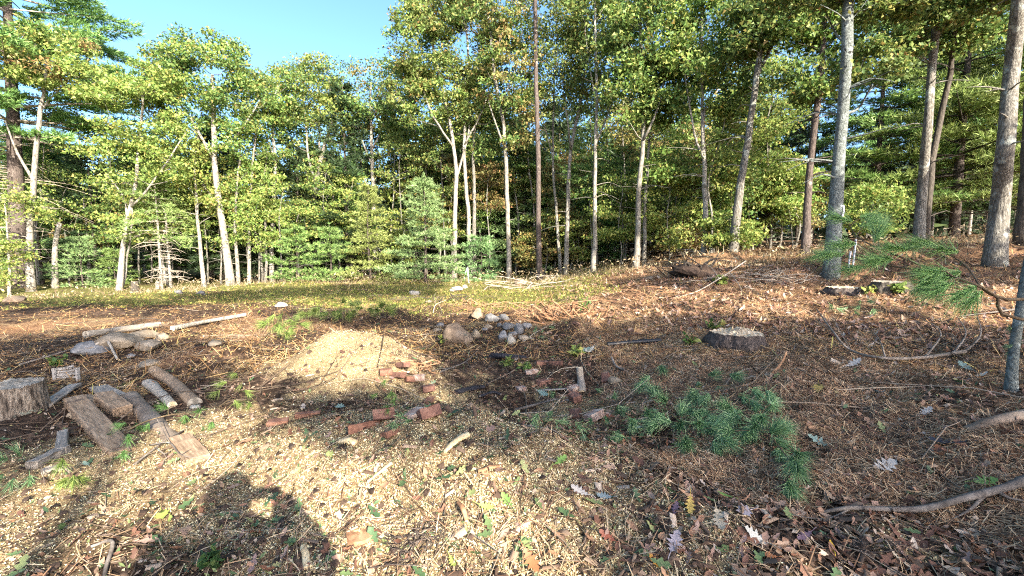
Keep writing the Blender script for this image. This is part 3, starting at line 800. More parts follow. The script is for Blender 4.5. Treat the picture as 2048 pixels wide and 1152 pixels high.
# slender pale stems between the big trunks
for i in range(34):
    px = RNG.uniform(60, 1560); Y = RNG.uniform(22.5, 27)
    if px > 1150: Y -= 4
    top = RNG.uniform(180, 380); ln = RNG.uniform(-30, 30)
    bk = RNG.choice(['bark_pale', 'bark_pale', 'bark_oak'])
    lab = bg_label(('tall ' if top < 280 else 'short ') + ('pale' if bk == 'bark_pale' else 'grey') + ' thin stem ' + ('leaning left' if ln < -9 else 'leaning right' if ln > 9 else 'upright'), pt(px, 500, Y).x, Y)
    broadleaf('slender_stem', lab, 'sapling', Y, [(px, 545), (px + ln * .3, 470), (px + ln * .5, 400), (px + ln, top)], RNG.uniform(3.5, 6), [(px + ln, top + 40, 34, 60)], (), RNG.choice(['leaf_light', 'leaf_mid', 'leaf_light', 'leaf_rust']), bk, nc=12, lpc=48, L=.17, flat=.35, twigs=7, k=5, group='thin stems along the wood edge')
for i in range(18):
    Y = RNG.uniform(27, 35); px = 830 + 680 * (i + RNG.random()) / 18; x = (px - 1024) / 900 * Y
    q = RNG.integers(0, 3)
    if RNG.random() < .4: place_bg(TP[q], LP_[q], 'pines in the wood behind', x, Y, RNG.uniform(.85, 1.0))
    else: place_bg(TB[q], LB[q], 'leafy trees in the wood behind', x, Y, RNG.uniform(.9, 1.05))
# far wood: one mass of leaves closing the gaps low down
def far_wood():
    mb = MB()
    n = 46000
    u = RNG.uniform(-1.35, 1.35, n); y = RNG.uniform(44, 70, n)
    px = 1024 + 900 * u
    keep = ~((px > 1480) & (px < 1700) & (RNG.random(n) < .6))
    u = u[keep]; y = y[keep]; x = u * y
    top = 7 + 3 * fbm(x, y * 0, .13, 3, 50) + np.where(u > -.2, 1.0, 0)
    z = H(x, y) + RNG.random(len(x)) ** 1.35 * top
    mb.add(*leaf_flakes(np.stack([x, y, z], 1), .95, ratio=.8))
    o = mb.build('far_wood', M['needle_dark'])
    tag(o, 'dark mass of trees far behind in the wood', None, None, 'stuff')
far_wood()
# ------------------------------------------------------------------ ground sheet
def axis(segs):
    out = [segs[0][0]]
    for (a, b, d0, d1) in segs:
        x = a
        while x < b - 1e-6:
            t = (x - a) / (b - a); x += d0 + (d1 - d0) * t; out.append(min(x, b))
    return np.array(sorted(set(np.round(out, 4))))

def z_saw(x, y):
    """how much fresh wood chip covers the ground"""
    a = gauss(x, y, -2.05, 5.45, .95, .72, .1) * 1.0
    b = gauss(x, y, -.65, 2.55, 1.8, 1.0, -.3) * 1.25
    c = gauss(x, y, .35, 4.3, 1.2, .9) * .75
    d = gauss(x, y, -2.3, 2.8, 1.7, 1.4) * 1.1
    return np.clip(np.maximum.reduce([a, b, c, d]) + .85 * fbm(x, y, 1.5, 4, 33), 0, 1)

def z_grass(x, y):
    g = ss(y, 8.5, 12) * (1 - ss(x - .25 * (y - 10), .5, 4)) * (1 - .75 * gauss(x, y, -9, 10.5, 5, 1.6, 0))
    g = np.maximum(g, ss(-x, 11, 16) * ss(y, 13.5, 15) * 1.2)
    return np.clip(g * (.75 + 1.0 * fbm(x, y, .5, 3, 41)), 0, 1)

def z_needle(x, y):
    n = ss(x + .25 * y, 1.5, 3.2) * .8
    n = np.maximum(n, gauss(x, y, 2.6, 11.4, 4.6, .8, .03) * 1.1)
    n = np.maximum(n, gauss(x, y, -8.5, 8.8, 5.0, 1.7, .1) * .9)
    n = np.maximum(n, gauss(x, y, -3.6, 5.4, 1.2, 1.0) * .6)
    return np.clip(n + 1.0 * fbm(x, y, 1.1, 4, 55), 0, 1)

def build_ground():
    xs = axis([(-400, -60, 60, 18), (-60, -14, 5, .6), (-14, -5, .5, .12), (-5, 5, .055, .055), (5, 14, .12, .5), (14, 60, .6, 5), (60, 400, 18, 60)])
    ys = axis([(-60, -4, 6, 1), (-4, 1.0, .8, .12), (1.0, 7.5, .05, .06), (7.5, 14, .06, .16), (14, 30, .16, .5), (30, 80, .8, 6), (80, 400, 10, 60)])
    X, Y = np.meshgrid(xs, ys)
    Z = H(X, Y)
    V = np.stack([X, Y, Z], -1).reshape(-1, 3)
    nx, ny = len(xs), len(ys)
    i = np.arange(ny - 1)[:, None] * nx + np.arange(nx - 1)[None]
    F = np.stack([i, i + 1, i + nx + 1, i + nx], -1).reshape(-1, 4)
    mb = MB(); mb.add(V, F)
    x, y = X.ravel(), Y.ravel()
    m, nt, bs, out = mat('clearing_soil')
    att = node(nt, 'ShaderNodeAttribute', attribute_name='cover')
    sep = node(nt, 'ShaderNodeSeparateColor'); nt.links.new(att.outputs['Color'], sep.inputs[0])
    n_big = noise(nt, 2.2, 5, .65); n_mid = noise(nt, 11, 6, .7); n_fine = noise(nt, 55, 5, .75); n_saw = noise(nt, 95, 4, .7)
    soil = ramp(nt, n_mid, [(.3, (.016, .011, .008)), (.48, (.06, .038, .026)), (.6, (.13, .085, .057)), (.75, (.25, .175, .115))])
    needles = ramp(nt, n_fine, [(.3, (.08, .042, .025)), (.5, (.24, .135, .075)), (.7, (.43, .28, .155))])
    saw = ramp(nt, n_saw, [(.3, (.08, .05, .028)), (.45, (.27, .19, .10)), (.6, (.46, .36, .20)), (.75, (.64, .55, .35))])
    grass = ramp(nt, n_fine, [(.3, (.045, .05, .016)), (.5, (.14, .14, .04)), (.7, (.30, .26, .10))])
    def fac(ch, lo, hi):
        a = node(nt, 'ShaderNodeMath', operation='ADD'); nt.links.new(sep.outputs[ch], a.inputs[0])
        s = node(nt, 'ShaderNodeMath', operation='MULTIPLY_ADD'); nt.links.new(n_mid, s.inputs[0]); s.inputs[1].default_value = 1.3; s.inputs[2].default_value = -.65
        nt.links.new(s.outputs[0], a.inputs[1])
        r = node(nt, 'ShaderNodeMapRange'); r.inputs[1].default_value = lo; r.inputs[2].default_value = hi
        nt.links.new(a.outputs[0], r.inputs[0]); return r.outputs[0]
    c = mixc(nt, fac(2, .3, .6), soil, needles)
    c = mixc(nt, fac(1, .35, .65), c, grass)
    c = mixc(nt, fac(0, .3, .6), c, saw)
    tint = ramp(nt, n_big, [(.35, (.72, .68, .68)), (.6, (1, 1, 1))])
    c = mixc(nt, .8, c, tint, 'MULTIPLY')
    nt.links.new(c, bs.inputs['Base Color']); bs.inputs['Roughness'].default_value = .95; bs.inputs['Specular IOR Level'].default_value = .1
    h = node(nt, 'ShaderNodeMath', operation='ADD'); nt.links.new(n_fine, h.inputs[0]); nt.links.new(n_mid, h.inputs[1])
    bump(nt, bs, h.outputs[0], .9, .035)
    g = mb.build('ground', m, smooth=True)
    a = g.data.color_attributes.new('cover', 'FLOAT_COLOR', 'POINT')
    cv = np.stack([z_saw(x, y), z_grass(x, y), z_needle(x, y), np.ones_like(x)], -1).astype(np.float32)
    a.data.foreach_set('color', cv.ravel())
    tag(g, 'cleared uneven forest ground with soil, wood chips and needles', None, None, 'structure')
build_ground()
# ------------------------------------------------------------------ the wood behind the camera, whose shade lies on the clearing
def inpoly(px, py, poly):
    r = np.zeros(px.shape, bool); n = len(poly)
    for i in range(n):
        (x1, y1), (x2, y2) = poly[i], poly[(i + 1) % n]
        c = ((y1 > py) != (y2 > py)) & (px < (x2 - x1) * (py - y1) / (y2 - y1 + 1e-9) + x1)
        r ^= c
    return r

SHADE = [  # outline in the photograph, share of it in shade
    ([(845, 640), (1180, 650), (1560, 640), (2100, 662), (2300, 900), (2300, 1200), (1230, 1200), (1160, 1080), (1060, 930), (960, 840), (905, 770), (890, 700)], .97),
    ([(-200, 690), (160, 672), (330, 690), (300, 790), (210, 840), (80, 900), (-200, 960)], .72),
    ([(300, 700), (440, 690), (470, 760), (400, 830), (280, 850)], .4),
    ([(570, 800), (860, 790), (930, 850), (700, 880), (570, 850)], .6),
    ([(330, 592), (620, 574), (880, 562), (860, 588), (600, 594), (420, 604)], .85),
    ([(-150, 612), (200, 598), (400, 605), (330, 612), (-150, 624)], .7),
    ([(560, 625), (800, 618), (850, 650), (640, 655)], .35),
    ([(1250, 560), (1500, 520), (2100, 500), (2100, 574), (1600, 572), (1280, 574)], .6),
    ([(1640, 430), (2100, 440), (2100, 520), (1640, 520)], .55),
    ([(0, 880), (180, 860), (200, 920), (60, 990), (-60, 1000)], .25)]
CASTERS = [  # trunk x, y, crown centre height, crown radius, label
    (9.0, -9.5, 7.6, 4.4, 'oak behind the photographer shading the right foreground'),
    (13.5, -7.0, 8.6, 4.4, 'oak behind and right of the photographer'),
    (5.2, -11.5, 7.4, 3.8, 'oak behind the photographer shading the hollow'),
    (9.5, -4.0, 6.0, 3.0, 'oak just outside the frame on the right'),
    (13.5, 1.2, 6.4, 3.2, 'tall oak right of the frame shading the slope'),
    (18.5, 2.4, 6.8, 3.4, 'tall oak farther right of the frame shading the slope'),
    (1.6, -7.5, 6.4, 2.8, 'maple behind the photographer shading the timbers'),
    (2.5, -9.5, 12.0, 4.6, 'tall oak behind the photographer with its shade far out on the left'),
    (-3.5, -8.0, 11.5, 4.6, 'tall oak behind and left of the photographer'),
    (9.0, -10.5, 13.2, 4.4, 'tall oak behind the photographer with its shade on the far middle')]

def shade_wood():
    gx, gy = np.meshgrid(np.arange(-18, 24, .3), np.arange(1.0, 20, .3))
    gx = gx.ravel() + RNG.uniform(-.15, .15, gx.size); gy = gy.ravel() + RNG.uniform(-.15, .15, gy.size)
    z = H(gx, gy)
    dz = z - CAM_Z
    f = gy * _cp - dz * _sp; v = -(gy * _sp + dz * _cp)
    px = 1024 + F_PX * gx / f; py = 576 + F_PX * v / f
    want = np.zeros(len(gx))
    for poly, p in SHADE: want = np.maximum(want, inpoly(px, py, poly) * p)
    dap = fbm(gx, gy, .8, 2, 77) + .5
    ok = (want > .9) | (dap < want * .98) & (want > 0)
    P = np.stack([gx, gy, z], 1)[ok]
    S = np.array(SUNV)
    cl = {i: [] for i in range(len(CASTERS))}
    for p in P:
        best, bd = None, 1e9
        for i, (tx, ty, cz, cr, _) in enumerate(CASTERS):
            c = np.array([tx, ty, cz]); d = (c - p) @ S
            if d < 5: continue
            q = p + S * d; off = np.linalg.norm((q - c) / cr)
            if off < bd: bd, best = off, (i, d, cr)
        if best is None or bd > 1.25: continue
        i, d, cr = best
        d += RNG.uniform(-.5, .5) * cr * math.sqrt(max(.05, 1.5 - bd ** 2))
        q = p + S * d
        if q[2] < 1.6: continue
        cl[i].append(q)
    for i, (tx, ty, cz, cr, lab) in enumerate(CASTERS):
        c = np.array(cl[i])
        if len(c) < 4: continue
        b = Vector((tx, ty, gz(tx, ty)))
        root = empty('oak_tree', b, lab, 'tree', None); root['_o'] = list(b)
        t, bb, l = MB(), MB(), MB()
        Q, r = bark_tube(t, [b - Vector((0, 0, .2)), b + Vector((RNG.uniform(-.3, .3), RNG.uniform(-.3, .3), cz * .6)), b + Vector((RNG.uniform(-.5, .5), 0, cz + cr * .5))], .19, .06, 20, 9, wander=.02)
        sk = Skel(); sk.add(Q[6:], r[6:])
        grow(bb, sk, c[::3], rmin=.006)
        cc = np.repeat(c, 26, 0) + rand_dirs(len(c) * 26) * (RNG.random((len(c) * 26, 1)) ** .5) * .34
        l.add(*leaf_cards(cc, .2))
        t.build('trunk', M['bark_oak'], root, smooth=True); bb.build('branches', M['bark_oak'], root); l.build('crown', M['leaf_mid'], root)
    print('shade clumps', {i: len(v) for i, v in cl.items()}, len(P))
shade_wood()

# ------------------------------------------------------------------ the photographer, standing behind the camera
def photographer():
    g = gz(-.1, -.5)
    bx, by = -.04, -.47
    J = {'pelvis': (bx, by, .95), 'belly': (bx, by + .01, 1.14), 'chest': (bx, by + .02, 1.33), 'neck': (bx, by + .05, 1.49), 'chin': (bx, by + .08, 1.57), 'head': (bx, by + .07, 1.67), 'crown': (bx, by + .05, 1.75)}
    rad = {'pelvis': .24, 'belly': .235, 'chest': .235, 'neck': .10, 'chin': .10, 'head': .135, 'crown': .10}
    E = [('pelvis', 'belly'), ('belly', 'chest'), ('chest', 'neck'), ('neck', 'chin'), ('chin', 'head'), ('head', 'crown')]
    for s, n in ((-1, 'l'), (1, 'r')):
        J['sh' + n] = (bx + .22 * s, by + .03, 1.42); rad['sh' + n] = .14
        J['el' + n] = (bx + .40 * s + .02, by + .18, 1.25); rad['el' + n] = .10
        J['wr' + n] = (.15 * s - .02, -.13, 1.45); rad['wr' + n] = .068
        J['ha' + n] = (.10 * s - .02, -.07, 1.50); rad['ha' + n] = .05
        J['hip' + n] = (bx + .1 * s, by, .88); rad['hip' + n] = .12
        J['kn' + n] = (bx + .13 * s, by + .03, .5); rad['kn' + n] = .075
        J['an' + n] = (bx + .15 * s, by - .02, .1); rad['an' + n] = .055
        J['toe' + n] = (bx + .17 * s, by + .17, .05); rad['toe' + n] = .045
        E += [('chest', 'sh' + n), ('sh' + n, 'el' + n), ('el' + n, 'wr' + n), ('wr' + n, 'ha' + n), ('pelvis', 'hip' + n), ('hip' + n, 'kn' + n), ('kn' + n, 'an' + n), ('an' + n, 'toe' + n)]
    names = list(J)
    me = bpy.data.meshes.new('person')
    me.from_pydata([(x, y, z * (1 if z > 1 else 1) + g * (1 - z / 1.5 if z < 1.5 else 0)) for x, y, z in J.values()], [(names.index(a), names.index(b)) for a, b in E], [])
    o = bpy.data.objects.new('person', me); COL.objects.link(o)
    sk = o.modifiers.new('skin', 'SKIN'); sk.use_smooth_shade = True
    ss_ = o.modifiers.new('sub', 'SUBSURF'); ss_.levels = 2; ss_.render_levels = 2
    for i, n in enumerate(names):
        me.skin_vertices[0].data[i].radius = (rad[n] * 1.12, rad[n] * 1.12 * (.72 if n in ('pelvis', 'belly', 'chest') else 1))
    me.skin_vertices[0].data[0].use_root = True
    me.materials.append(surf('dark_jacket_cloth', [(.3, (.03, .035, .05)), (.7, (.06, .07, .09))], 14, 4))
    tag(o, 'person in dark jacket behind the camera holding up a phone, seen by shadow only', 'person')
    skin = surf('skin', [(.3, (.45, .27, .2)), (.7, (.52, .33, .25))], 20, 3)
    for s in (-1, 1):
        for k in range(4):   # fingers closed round the phone
            h = Vector((.092 * s - .02, -.075, 1.475)); z = h.z + .03 - k * .018
            mb = MB(); P = catmull([(h.x, h.y - .005, z), (h.x + .006 * s, h.y + .03, z), (h.x - .022 * s, h.y + .045, z), (h.x - .035 * s, h.y + .042, z)], 7)
            mb.add(*tube(P, np.linspace(.009, .007, 7), 6)); mb.build('finger', skin, o, smooth=True)
        mb = MB(); P = catmull([(h.x, h.y - .015, h.z), (h.x - .02 * s, h.y - .01, h.z + .03), (h.x - .04 * s, h.y + .012, h.z + .035)], 6)
        mb.add(*tube(P, np.linspace(.011, .008, 6), 6)); mb.build('thumb', skin, o, smooth=True)
    hd = Vector(J['head'])
    mb = MB(); P = catmull([hd + Vector((0, .1, .03)), hd + Vector((0, .115, -.015))], 4); mb.add(*tube(P, [.01, .013, .016, .012], 6)); mb.build('nose', skin, o, smooth=True)
    for s in (-1, 1):
        mb = MB(); P = catmull([hd + Vector((.1 * s, 0, .03)), hd + Vector((.112 * s, -.01, 0)), hd + Vector((.1 * s, 0, -.03))], 5); mb.add(*tube(P, .012, 6)); mb.build('ear', skin, o, smooth=True)
    bmx = bmesh.new(); bmesh.ops.create_uvsphere(bmx, u_segments=20, v_segments=12, radius=.118)
    for v in bmx.verts: v.co = Vector((v.co.x, v.co.y * 1.08, max(v.co.z, -.02))) + hd + Vector((0, -.015, .035))
    hm = bpy.data.meshes.new('hair'); bmx.to_mesh(hm); bmx.free(); hm.materials.append(M['bark_dark'])
    ho = bpy.data.objects.new('hair', hm); COL.objects.link(ho); ho.parent = o
    mb = MB(); x0, x1, y0, y1, z0, z1 = -.098, .062, -.045, -.037, 1.45, 1.528
    V = [(x, y, z) for x in (x0, x1) for y in (y0, y1) for z in (z0, z1)]
    mb.add(V, np.array([[0, 1, 3, 2], [4, 6, 7, 5], [0, 4, 5, 1], [2, 3, 7, 6], [0, 2, 6, 4], [1, 5, 7, 3]]))
    po = mb.build('phone', surf('phone_glass', [(.3, (.02, .02, .022)), (.7, (.03, .03, .032))], 5, 2, rough=.2), None, origin=Vector((0, -.04, 1.49)))
    tag(po, 'dark phone held up by the person behind the camera', 'phone')
photographer()
# ------------------------------------------------------------------ litter scattered on the ground
def leaf_template(outline, fold=.18, curl=.25):
    o = np.array(outline, float); n = len(o)
    mid = np.stack([o[:, 0], np.zeros(n), curl * (o[:, 0] - .5) ** 2], 1)
    up_ = np.stack([o[:, 0], o[:, 1], fold * o[:, 1] + curl * (o[:, 0] - .5) ** 2 + .25 * o[:, 1] ** 2], 1)
    dn = up_ * [1, -1, 1]
    V = np.vstack([mid, up_, dn]); V[:, 0] -= .5
    i = np.arange(n - 1)
    F = np.concatenate([np.stack([i, i + 1, n + i + 1, n + i], 1), np.stack([i + 1, i, 2 * n + i, 2 * n + i + 1], 1)])
    return V, F
OAK = [(0, .012), (.12, .02), (.2, .12), (.27, .05), (.36, .2), (.43, .08), (.54, .29), (.61, .1), (.73, .25), (.79, .1), (.9, .13), (1, .01)]
OAK_S = [(0, .012), (.2, .13), (.29, .06), (.52, .28), (.62, .1), (.8, .2), (1, .01)]
OVAL = [(0, .01), (.25, .16), (.55, .2), (.85, .1), (1, .005)]
OVAL_S = [(0, .02), (.5, .2), (1, .01)]
MAPLE = [(0, .012), (.22, .05), (.18, .3), (.34, .26), (.42, .48), (.56, .26), (.66, .34), (.74, .16), (1, .005)]

def normals(x, y, e=.03):
    gx_ = (H(x + e, y) - H(x - e, y)) / (2 * e); gy_ = (H(x, y + e) - H(x, y - e)) / (2 * e)
    return unit(np.stack([-gx_, -gy_, np.ones_like(gx_)], 1))

def strew(mb, T, F, x, y, size, tilt=.25, lift=.004, zr=0.0, thick=1.0, stretch=None):
    n = len(x)
    N = unit(normals(x, y) + RNG.normal(size=(n, 3)) * tilt)
    a = rand_dirs(n); U = unit(a - N * np.sum(a * N, 1, keepdims=True)); W = np.cross(N, U)
    P = np.stack([x, y, H(x, y) + lift + zr * RNG.random(n)], 1)
    s = np.broadcast_to(size, (n,))[:, None, None]
    st = np.ones((n, 1, 1)) if stretch is None else stretch[:, None, None]
    V = P[:, None] + s * (T[None, :, 0:1] * U[:, None] + T[None, :, 1:2] * st * W[:, None] + T[None, :, 2:3] * thick * N[:, None])
    k = len(T)
    fl = F if isinstance(F, list) else [F]
    mb.add(V.reshape(-1, 3), [(np.arange(n)[:, None, None] * k + f[None]).reshape(-1, f.shape[1]) for f in fl])

def sample(n, r0, r1, prob, amin=-64, amax=64, over=4):
    m = n * over
    r = np.exp(RNG.uniform(math.log(r0), math.log(r1), m)); a = np.radians(RNG.uniform(amin, amax, m))
    x = r * np.sin(a); y = r * np.cos(a)
    k = (RNG.random(m) < prob(x, y)) & (y > .8)
    return x[k][:n], y[k][:n]

CHIP_V = np.array([[-.5, -.22, 0], [.5, -.16, .02], [.42, .2, 0], [-.45, .18, .03], [-.4, -.05, .13], [.35, .04, .12]])
CHIP_F = [np.array([[0, 1, 5, 4], [2, 3, 4, 5]])]
BIT_V = np.array([[-.5, -.05, .02], [.05, -.24, 0], [.5, .06, .04], [-.08, .23, .09]])
BIT_F = np.array([[0, 1, 2], [0, 2, 3]])
STRAW_V = np.array([[-.5, -.014, 0], [-.5, .014, 0], [.5, .010, .05], [.5, -.010, .05]])
STRAW_F = np.array([[0, 3, 2, 1]])
NEED_V = np.array([[-.5, -.014, 0], [-.5, .014, 0], [0, -.017, .06], [0, .017, .06], [.5, -.008, 0], [.5, .008, 0]])
NEED_F = np.array([[0, 2, 3, 1], [2, 4, 5, 3]])

M['chips'] = leafy('fresh_wood_chips', [(0, (.09, .055, .03)), (.15, (.26, .17, .09)), (.45, (.52, .41, .225)), (.8, (.70, .61, .36)), (1, (.82, .77, .54))], 0, .8, .1)
M['chips_dark'] = leafy('weathered_wood_bits', [(0, (.06, .04, .028)), (.4, (.16, .11, .075)), (.75, (.30, .22, .15)), (1, (.46, .38, .29))], 0, .85, .1)
M['brown_needles'] = leafy('fallen_pine_needles', [(0, (.08, .042, .026)), (.35, (.25, .145, .082)), (.75, (.43, .295, .17)), (1, (.60, .47, .30))], .1, .7, .2)
M['dead_leaf'] = leafy('dead_leaves', [(0, (.08, .04, .028)), (.3, (.20, .10, .062)), (.55, (.34, .20, .115)), (.72, (.25, .165, .14)), (.93, (.34, .24, .16)), (1, (.48, .40, .33))], .12, .6, .3)
M['green_bits'] = leafy('torn_green_leaves', [(0, (.03, .06, .03)), (.4, (.07, .13, .055)), (.7, (.14, .20, .075)), (.9, (.26, .30, .12)), (1, (.36, .34, .15))], .2, .5, .4)
M['twig'] = leafy('scattered_twigs', [(0, (.035, .025, .018)), (.5, (.12, .085, .06)), (.85, (.26, .20, .15)), (1, (.42, .36, .28))], 0, .8, .15)
M['weed'] = leafy('low_weeds_and_grass', [(0, (.07, .10, .02)), (.35, (.17, .21, .04)), (.65, (.30, .32, .07)), (.85, (.38, .33, .12)), (1, (.32, .19, .08))], .25, .7, .2)
M['dry_weed'] = leafy('dry_straw_and_brush', [(0, (.10, .065, .035)), (.35, (.24, .17, .10)), (.7, (.40, .31, .19)), (.9, (.5, .42, .28)), (1, (.24, .24, .09))], .2, .7, .2)
M['clod'] = surf('dark_soil_clods', [(.3, (.02, .013, .010)), (.55, (.07, .045, .032)), (.75, (.14, .10, .07))], 14, 5, None, 40, .8, .01)

def twig_mesh(n, r0, r1, prob, L0, L1, rad, mb, k=3, over=4):
    x, y = sample(n, r0, r1, prob, over=over)
    for i in range(len(x)):
        L = RNG.uniform(L0, L1); a = RNG.random() * 6.283
        p = np.array([x[i], y[i], 0]); d = np.array([math.cos(a), math.sin(a), 0]); nn = np.array([-d[1], d[0], 0])
        b = RNG.normal() * .12 * L
        P = np.array([p - d * L * .5, p - d * L * .12 + nn * b, p + d * L * .2 + nn * b * .6, p + d * L * .5])
        P[:, 2] = H(P[:, 0], P[:, 1]) + rad + np.array([0, .02, .03, .01]) * RNG.random() * L * 2
        if RNG.random() < .3: P[3, 2] += .3 * L * RNG.random()
        mb.add(*tube(P, rad * np.array([1, .9, .7, .4]) * RNG.uniform(.5, 1.3), k, cap=False))

def litter():
    one = lambda x, y: np.ones_like(x)
    def stuff(mb, name, m, lab):
        tag(mb.build(name, M[m]), lab, None, None, 'stuff')
    # wood chips
    mb = MB()
    x, y = sample(150000, 1.35, 7.5, lambda x, y: ss(z_saw(x, y), .25, .7), -60, 45)
    strew(mb, BIT_V, BIT_F, x, y, RNG.uniform(.004, .0145, len(x)) * (1 + .7 * (RNG.random(len(x)) < .08)), .45, .001, .008)
    stuff(mb, 'wood_chips', 'chips', 'pale fresh wood chips strewn over the mounds')
    mb = MB()
    x, y = sample(26000, 1.35, 9.5, lambda x, y: .25 + .6 * (1 - z_saw(x, y)))
    strew(mb, BIT_V, BIT_F, x, y, RNG.uniform(.008, .045, len(x)), .5, .001, .008)
    x, y = sample(1500, 1.4, 9, lambda x, y: .1 + .5 * ss(x, -.5, 2))
    strew(mb, CHIP_V, CHIP_F, x, y, RNG.uniform(.05, .12, len(x)), .35, .003, .01, stretch=RNG.uniform(.3, 1, len(x)))
    stuff(mb, 'wood_debris', 'chips_dark', 'brown bark and wood bits strewn over the soil')
    # brown needles
    mb = MB()
    x, y = sample(100000, 1.4, 12, lambda x, y: .05 + .9 * ss(z_needle(x, y), .3, .75))
    near = np.hypot(x, y) < 3.6
    strew(mb, NEED_V, NEED_F, x[near], y[near], RNG.uniform(.06, .14, near.sum()), .3, .003, .02)
    x, y = x[~near], y[~near]
    strew(mb, STRAW_V, STRAW_F, x, y, RNG.uniform(.06, .13, len(x)) * (1 + .04 * np.hypot(x, y)), .3, .003, .02)
    stuff(mb, 'fallen_needles', 'brown_needles', 'carpet of fallen brown pine needles')
    # dead leaves
    mb = MB()
    T, F = leaf_template(OAK_S)
    x, y = sample(4300, 1.4, 11, lambda x, y: .05 + .8 * ss(x + .15 * y, .2, 2.2) + .12 * (vnoise(x * .9, y * .9, 4) > .1))
    strew(mb, T, F, x, y, RNG.uniform(.04, .115, len(x)), .6, .004, .012, stretch=RNG.uniform(.55, 1.1, len(x)))
    T, F = leaf_template(OVAL, .35, .6)
    x, y = sample(3200, 1.4, 10, lambda x, y: .10 + .75 * ss(x, .3, 2))
    strew(mb, T, F, x, y, RNG.uniform(.03, .075, len(x)), .55, .006, .012)
    stuff(mb, 'leaf_litter', 'dead_leaf', 'curled brown and grey dead leaves littering the ground')
    # torn green leaves
    mb = MB()
    T, F = leaf_template(OVAL_S, .25, .6)
    pg = lambda x, y: np.clip(.10 + .35 * (fbm(x, y, .9, 2, 95) > .22) + .9 * gauss(x, y, .3, 3.7, .9, .8) + .5 * gauss(x, y, .5, 6.2, 1.6, 1.4) + .45 * gauss(x, y, -1.2, 2.4, 1.0, .8) + .35 * gauss(x, y, -2.4, 7.6, 2.2, 1.0) + .25 * gauss(x, y, -4.6, 4.6, 1, 1.5), 0, 1)
    x, y = sample(6500, 1.35, 9.5, pg, over=6)
    strew(mb, T, F, x, y, RNG.uniform(.012, .042, len(x)), .6, .003, .01)
    T, F = leaf_template(OAK_S)
    x, y = sample(700, 1.35, 11, lambda x, y: .4 * pg(x, y) + .1, over=6)
    strew(mb, T, F, x, y, RNG.uniform(.05, .10, len(x)), .4, .008, .02)
    stuff(mb, 'green_leaf_litter', 'green_bits', 'torn green leaf scraps on the ground')
    # clods
    mb = MB()
    t = 1.0
    x, y = sample(9000, 1.5, 14, lambda x, y: .12 + .5 * (1 - z_saw(x, y)) * (fbm(x, y, .8, 2, 61) > .05) + .6 * gauss(x, y, 1.2, 9.4, 2.2, .6) + .5 * gauss(x, y, 7, 9.6, 3, .6) + .35 * ss(x, 1, 3) * (fbm(x, y, .7, 2, 63) > .1))
    CV = np.array([[-.5, 0, 0], [0, -.45, .05], [.5, .05, 0], [.05, .5, .03], [.05, 0, .42], [0, 0, -.2]])
    CF = np.array([[0, 1, 4], [1, 2, 4], [2, 3, 4], [3, 0, 4]])
    strew(mb, CV, CF, x, y, RNG.uniform(.015, .06, len(x)) * (1 + .05 * np.hypot(x, y)), .4, 0, .0)
    stuff(mb, 'soil_clods', 'clod', 'small dark clods of churned soil')
    # twigs
    mb = MB()
    twig_mesh(1900, 1.4, 12, one, .08, .45, .0035, mb)
    twig_mesh(420, 4, 18, one, .4, 1.3, .007, mb)
    stuff(mb, 'twig_litter', 'twig', 'thin broken twigs lying everywhere')
    # weeds and grass out on the pad and along the wood edge
    mb = MB()
    r = lambda x, y: ss(z_grass(x, y), .15, .6) * .9
    x, y = sample(15000, 8, 26, r, over=6)
    BL = np.array([[-.08, 0, 0], [.08, 0, 0], [.03, .25, .9], [0, .1, .5]])
    Tb = np.array([[-.10, 0, 0], [.10, 0, 0], [.0, .35, .8]]); Fb = np.array([[0, 1, 2]])
    for _ in range(2): strew(mb, Tb, Fb, x + RNG.normal(size=len(x)) * .05, y + RNG.normal(size=len(x)) * .05, RNG.uniform(.04, .12, len(x)), .8, -.01)
    T, F = leaf_template(OVAL_S, .3, .4)
    strew(mb, T, F, x[::2], y[::2], RNG.uniform(.05, .12, len(x[::2])), .5, .01, .03)
    stuff(mb, 'weeds', 'weed', 'sparse sunlit weeds and grass over the pad')
    mb = MB()
    edge = lambda x, y: np.clip(1.0 * gauss(x, y, -9, 20.5, 10, 1.6) + 1.1 * gauss(x, y, 3.0, 17.8, 4.2, 1.6, -.15) + .9 * gauss(x, y, 8, 13.5, 3.0, 1.3) + 1.0 * gauss(x, y, 14, 13, 5, 2.5) + .8 * gauss(x, y, -16, 17, 4, 2.5) + .3 * ss(y, 19, 21), 0, 1)
    x, y = sample(9000, 10, 27, edge, over=8)
    Tb2 = np.array([[-.035, 0, 0], [.035, 0, 0], [.0, .3, 1.0]])
    for _ in range(2): strew(mb, Tb2, Fb, x + RNG.normal(size=len(x)) * .08, y + RNG.normal(size=len(x)) * .08, RNG.uniform(.08, .30, len(x)), .7, -.02)
    T, F = leaf_template(OVAL_S, .3, .4)
    x2 = np.repeat(x[:2000], 2); y2 = np.repeat(y[:2000], 2)
    strew(mb, T, F, x2 + RNG.normal(size=len(x2)) * .15, y2 + RNG.normal(size=len(x2)) * .15, RNG.uniform(.07, .15, len(x2)), .6, .05, .45)
    stuff(mb, 'edge_brush', 'dry_weed', 'dry straw coloured brush along the wood edge')
    mb = MB()
    x, y = sample(9000, 7, 24, lambda x, y: .9 * ss(x + .1 * y, 1.5, 4) * (1 - .5 * edge(x, y)), over=5)
    T, F = leaf_template(OVAL_S, .35, .9)
    strew(mb, T, F, x, y, RNG.uniform(.06, .15, len(x)), .5, .01, .02)
    stuff(mb, 'slope_leaf_litter', 'dead_leaf', 'dead leaves covering the slope under the right hand trees')
    # tan straw, bark and leaf scraps over the middle distance
    mb = MB()
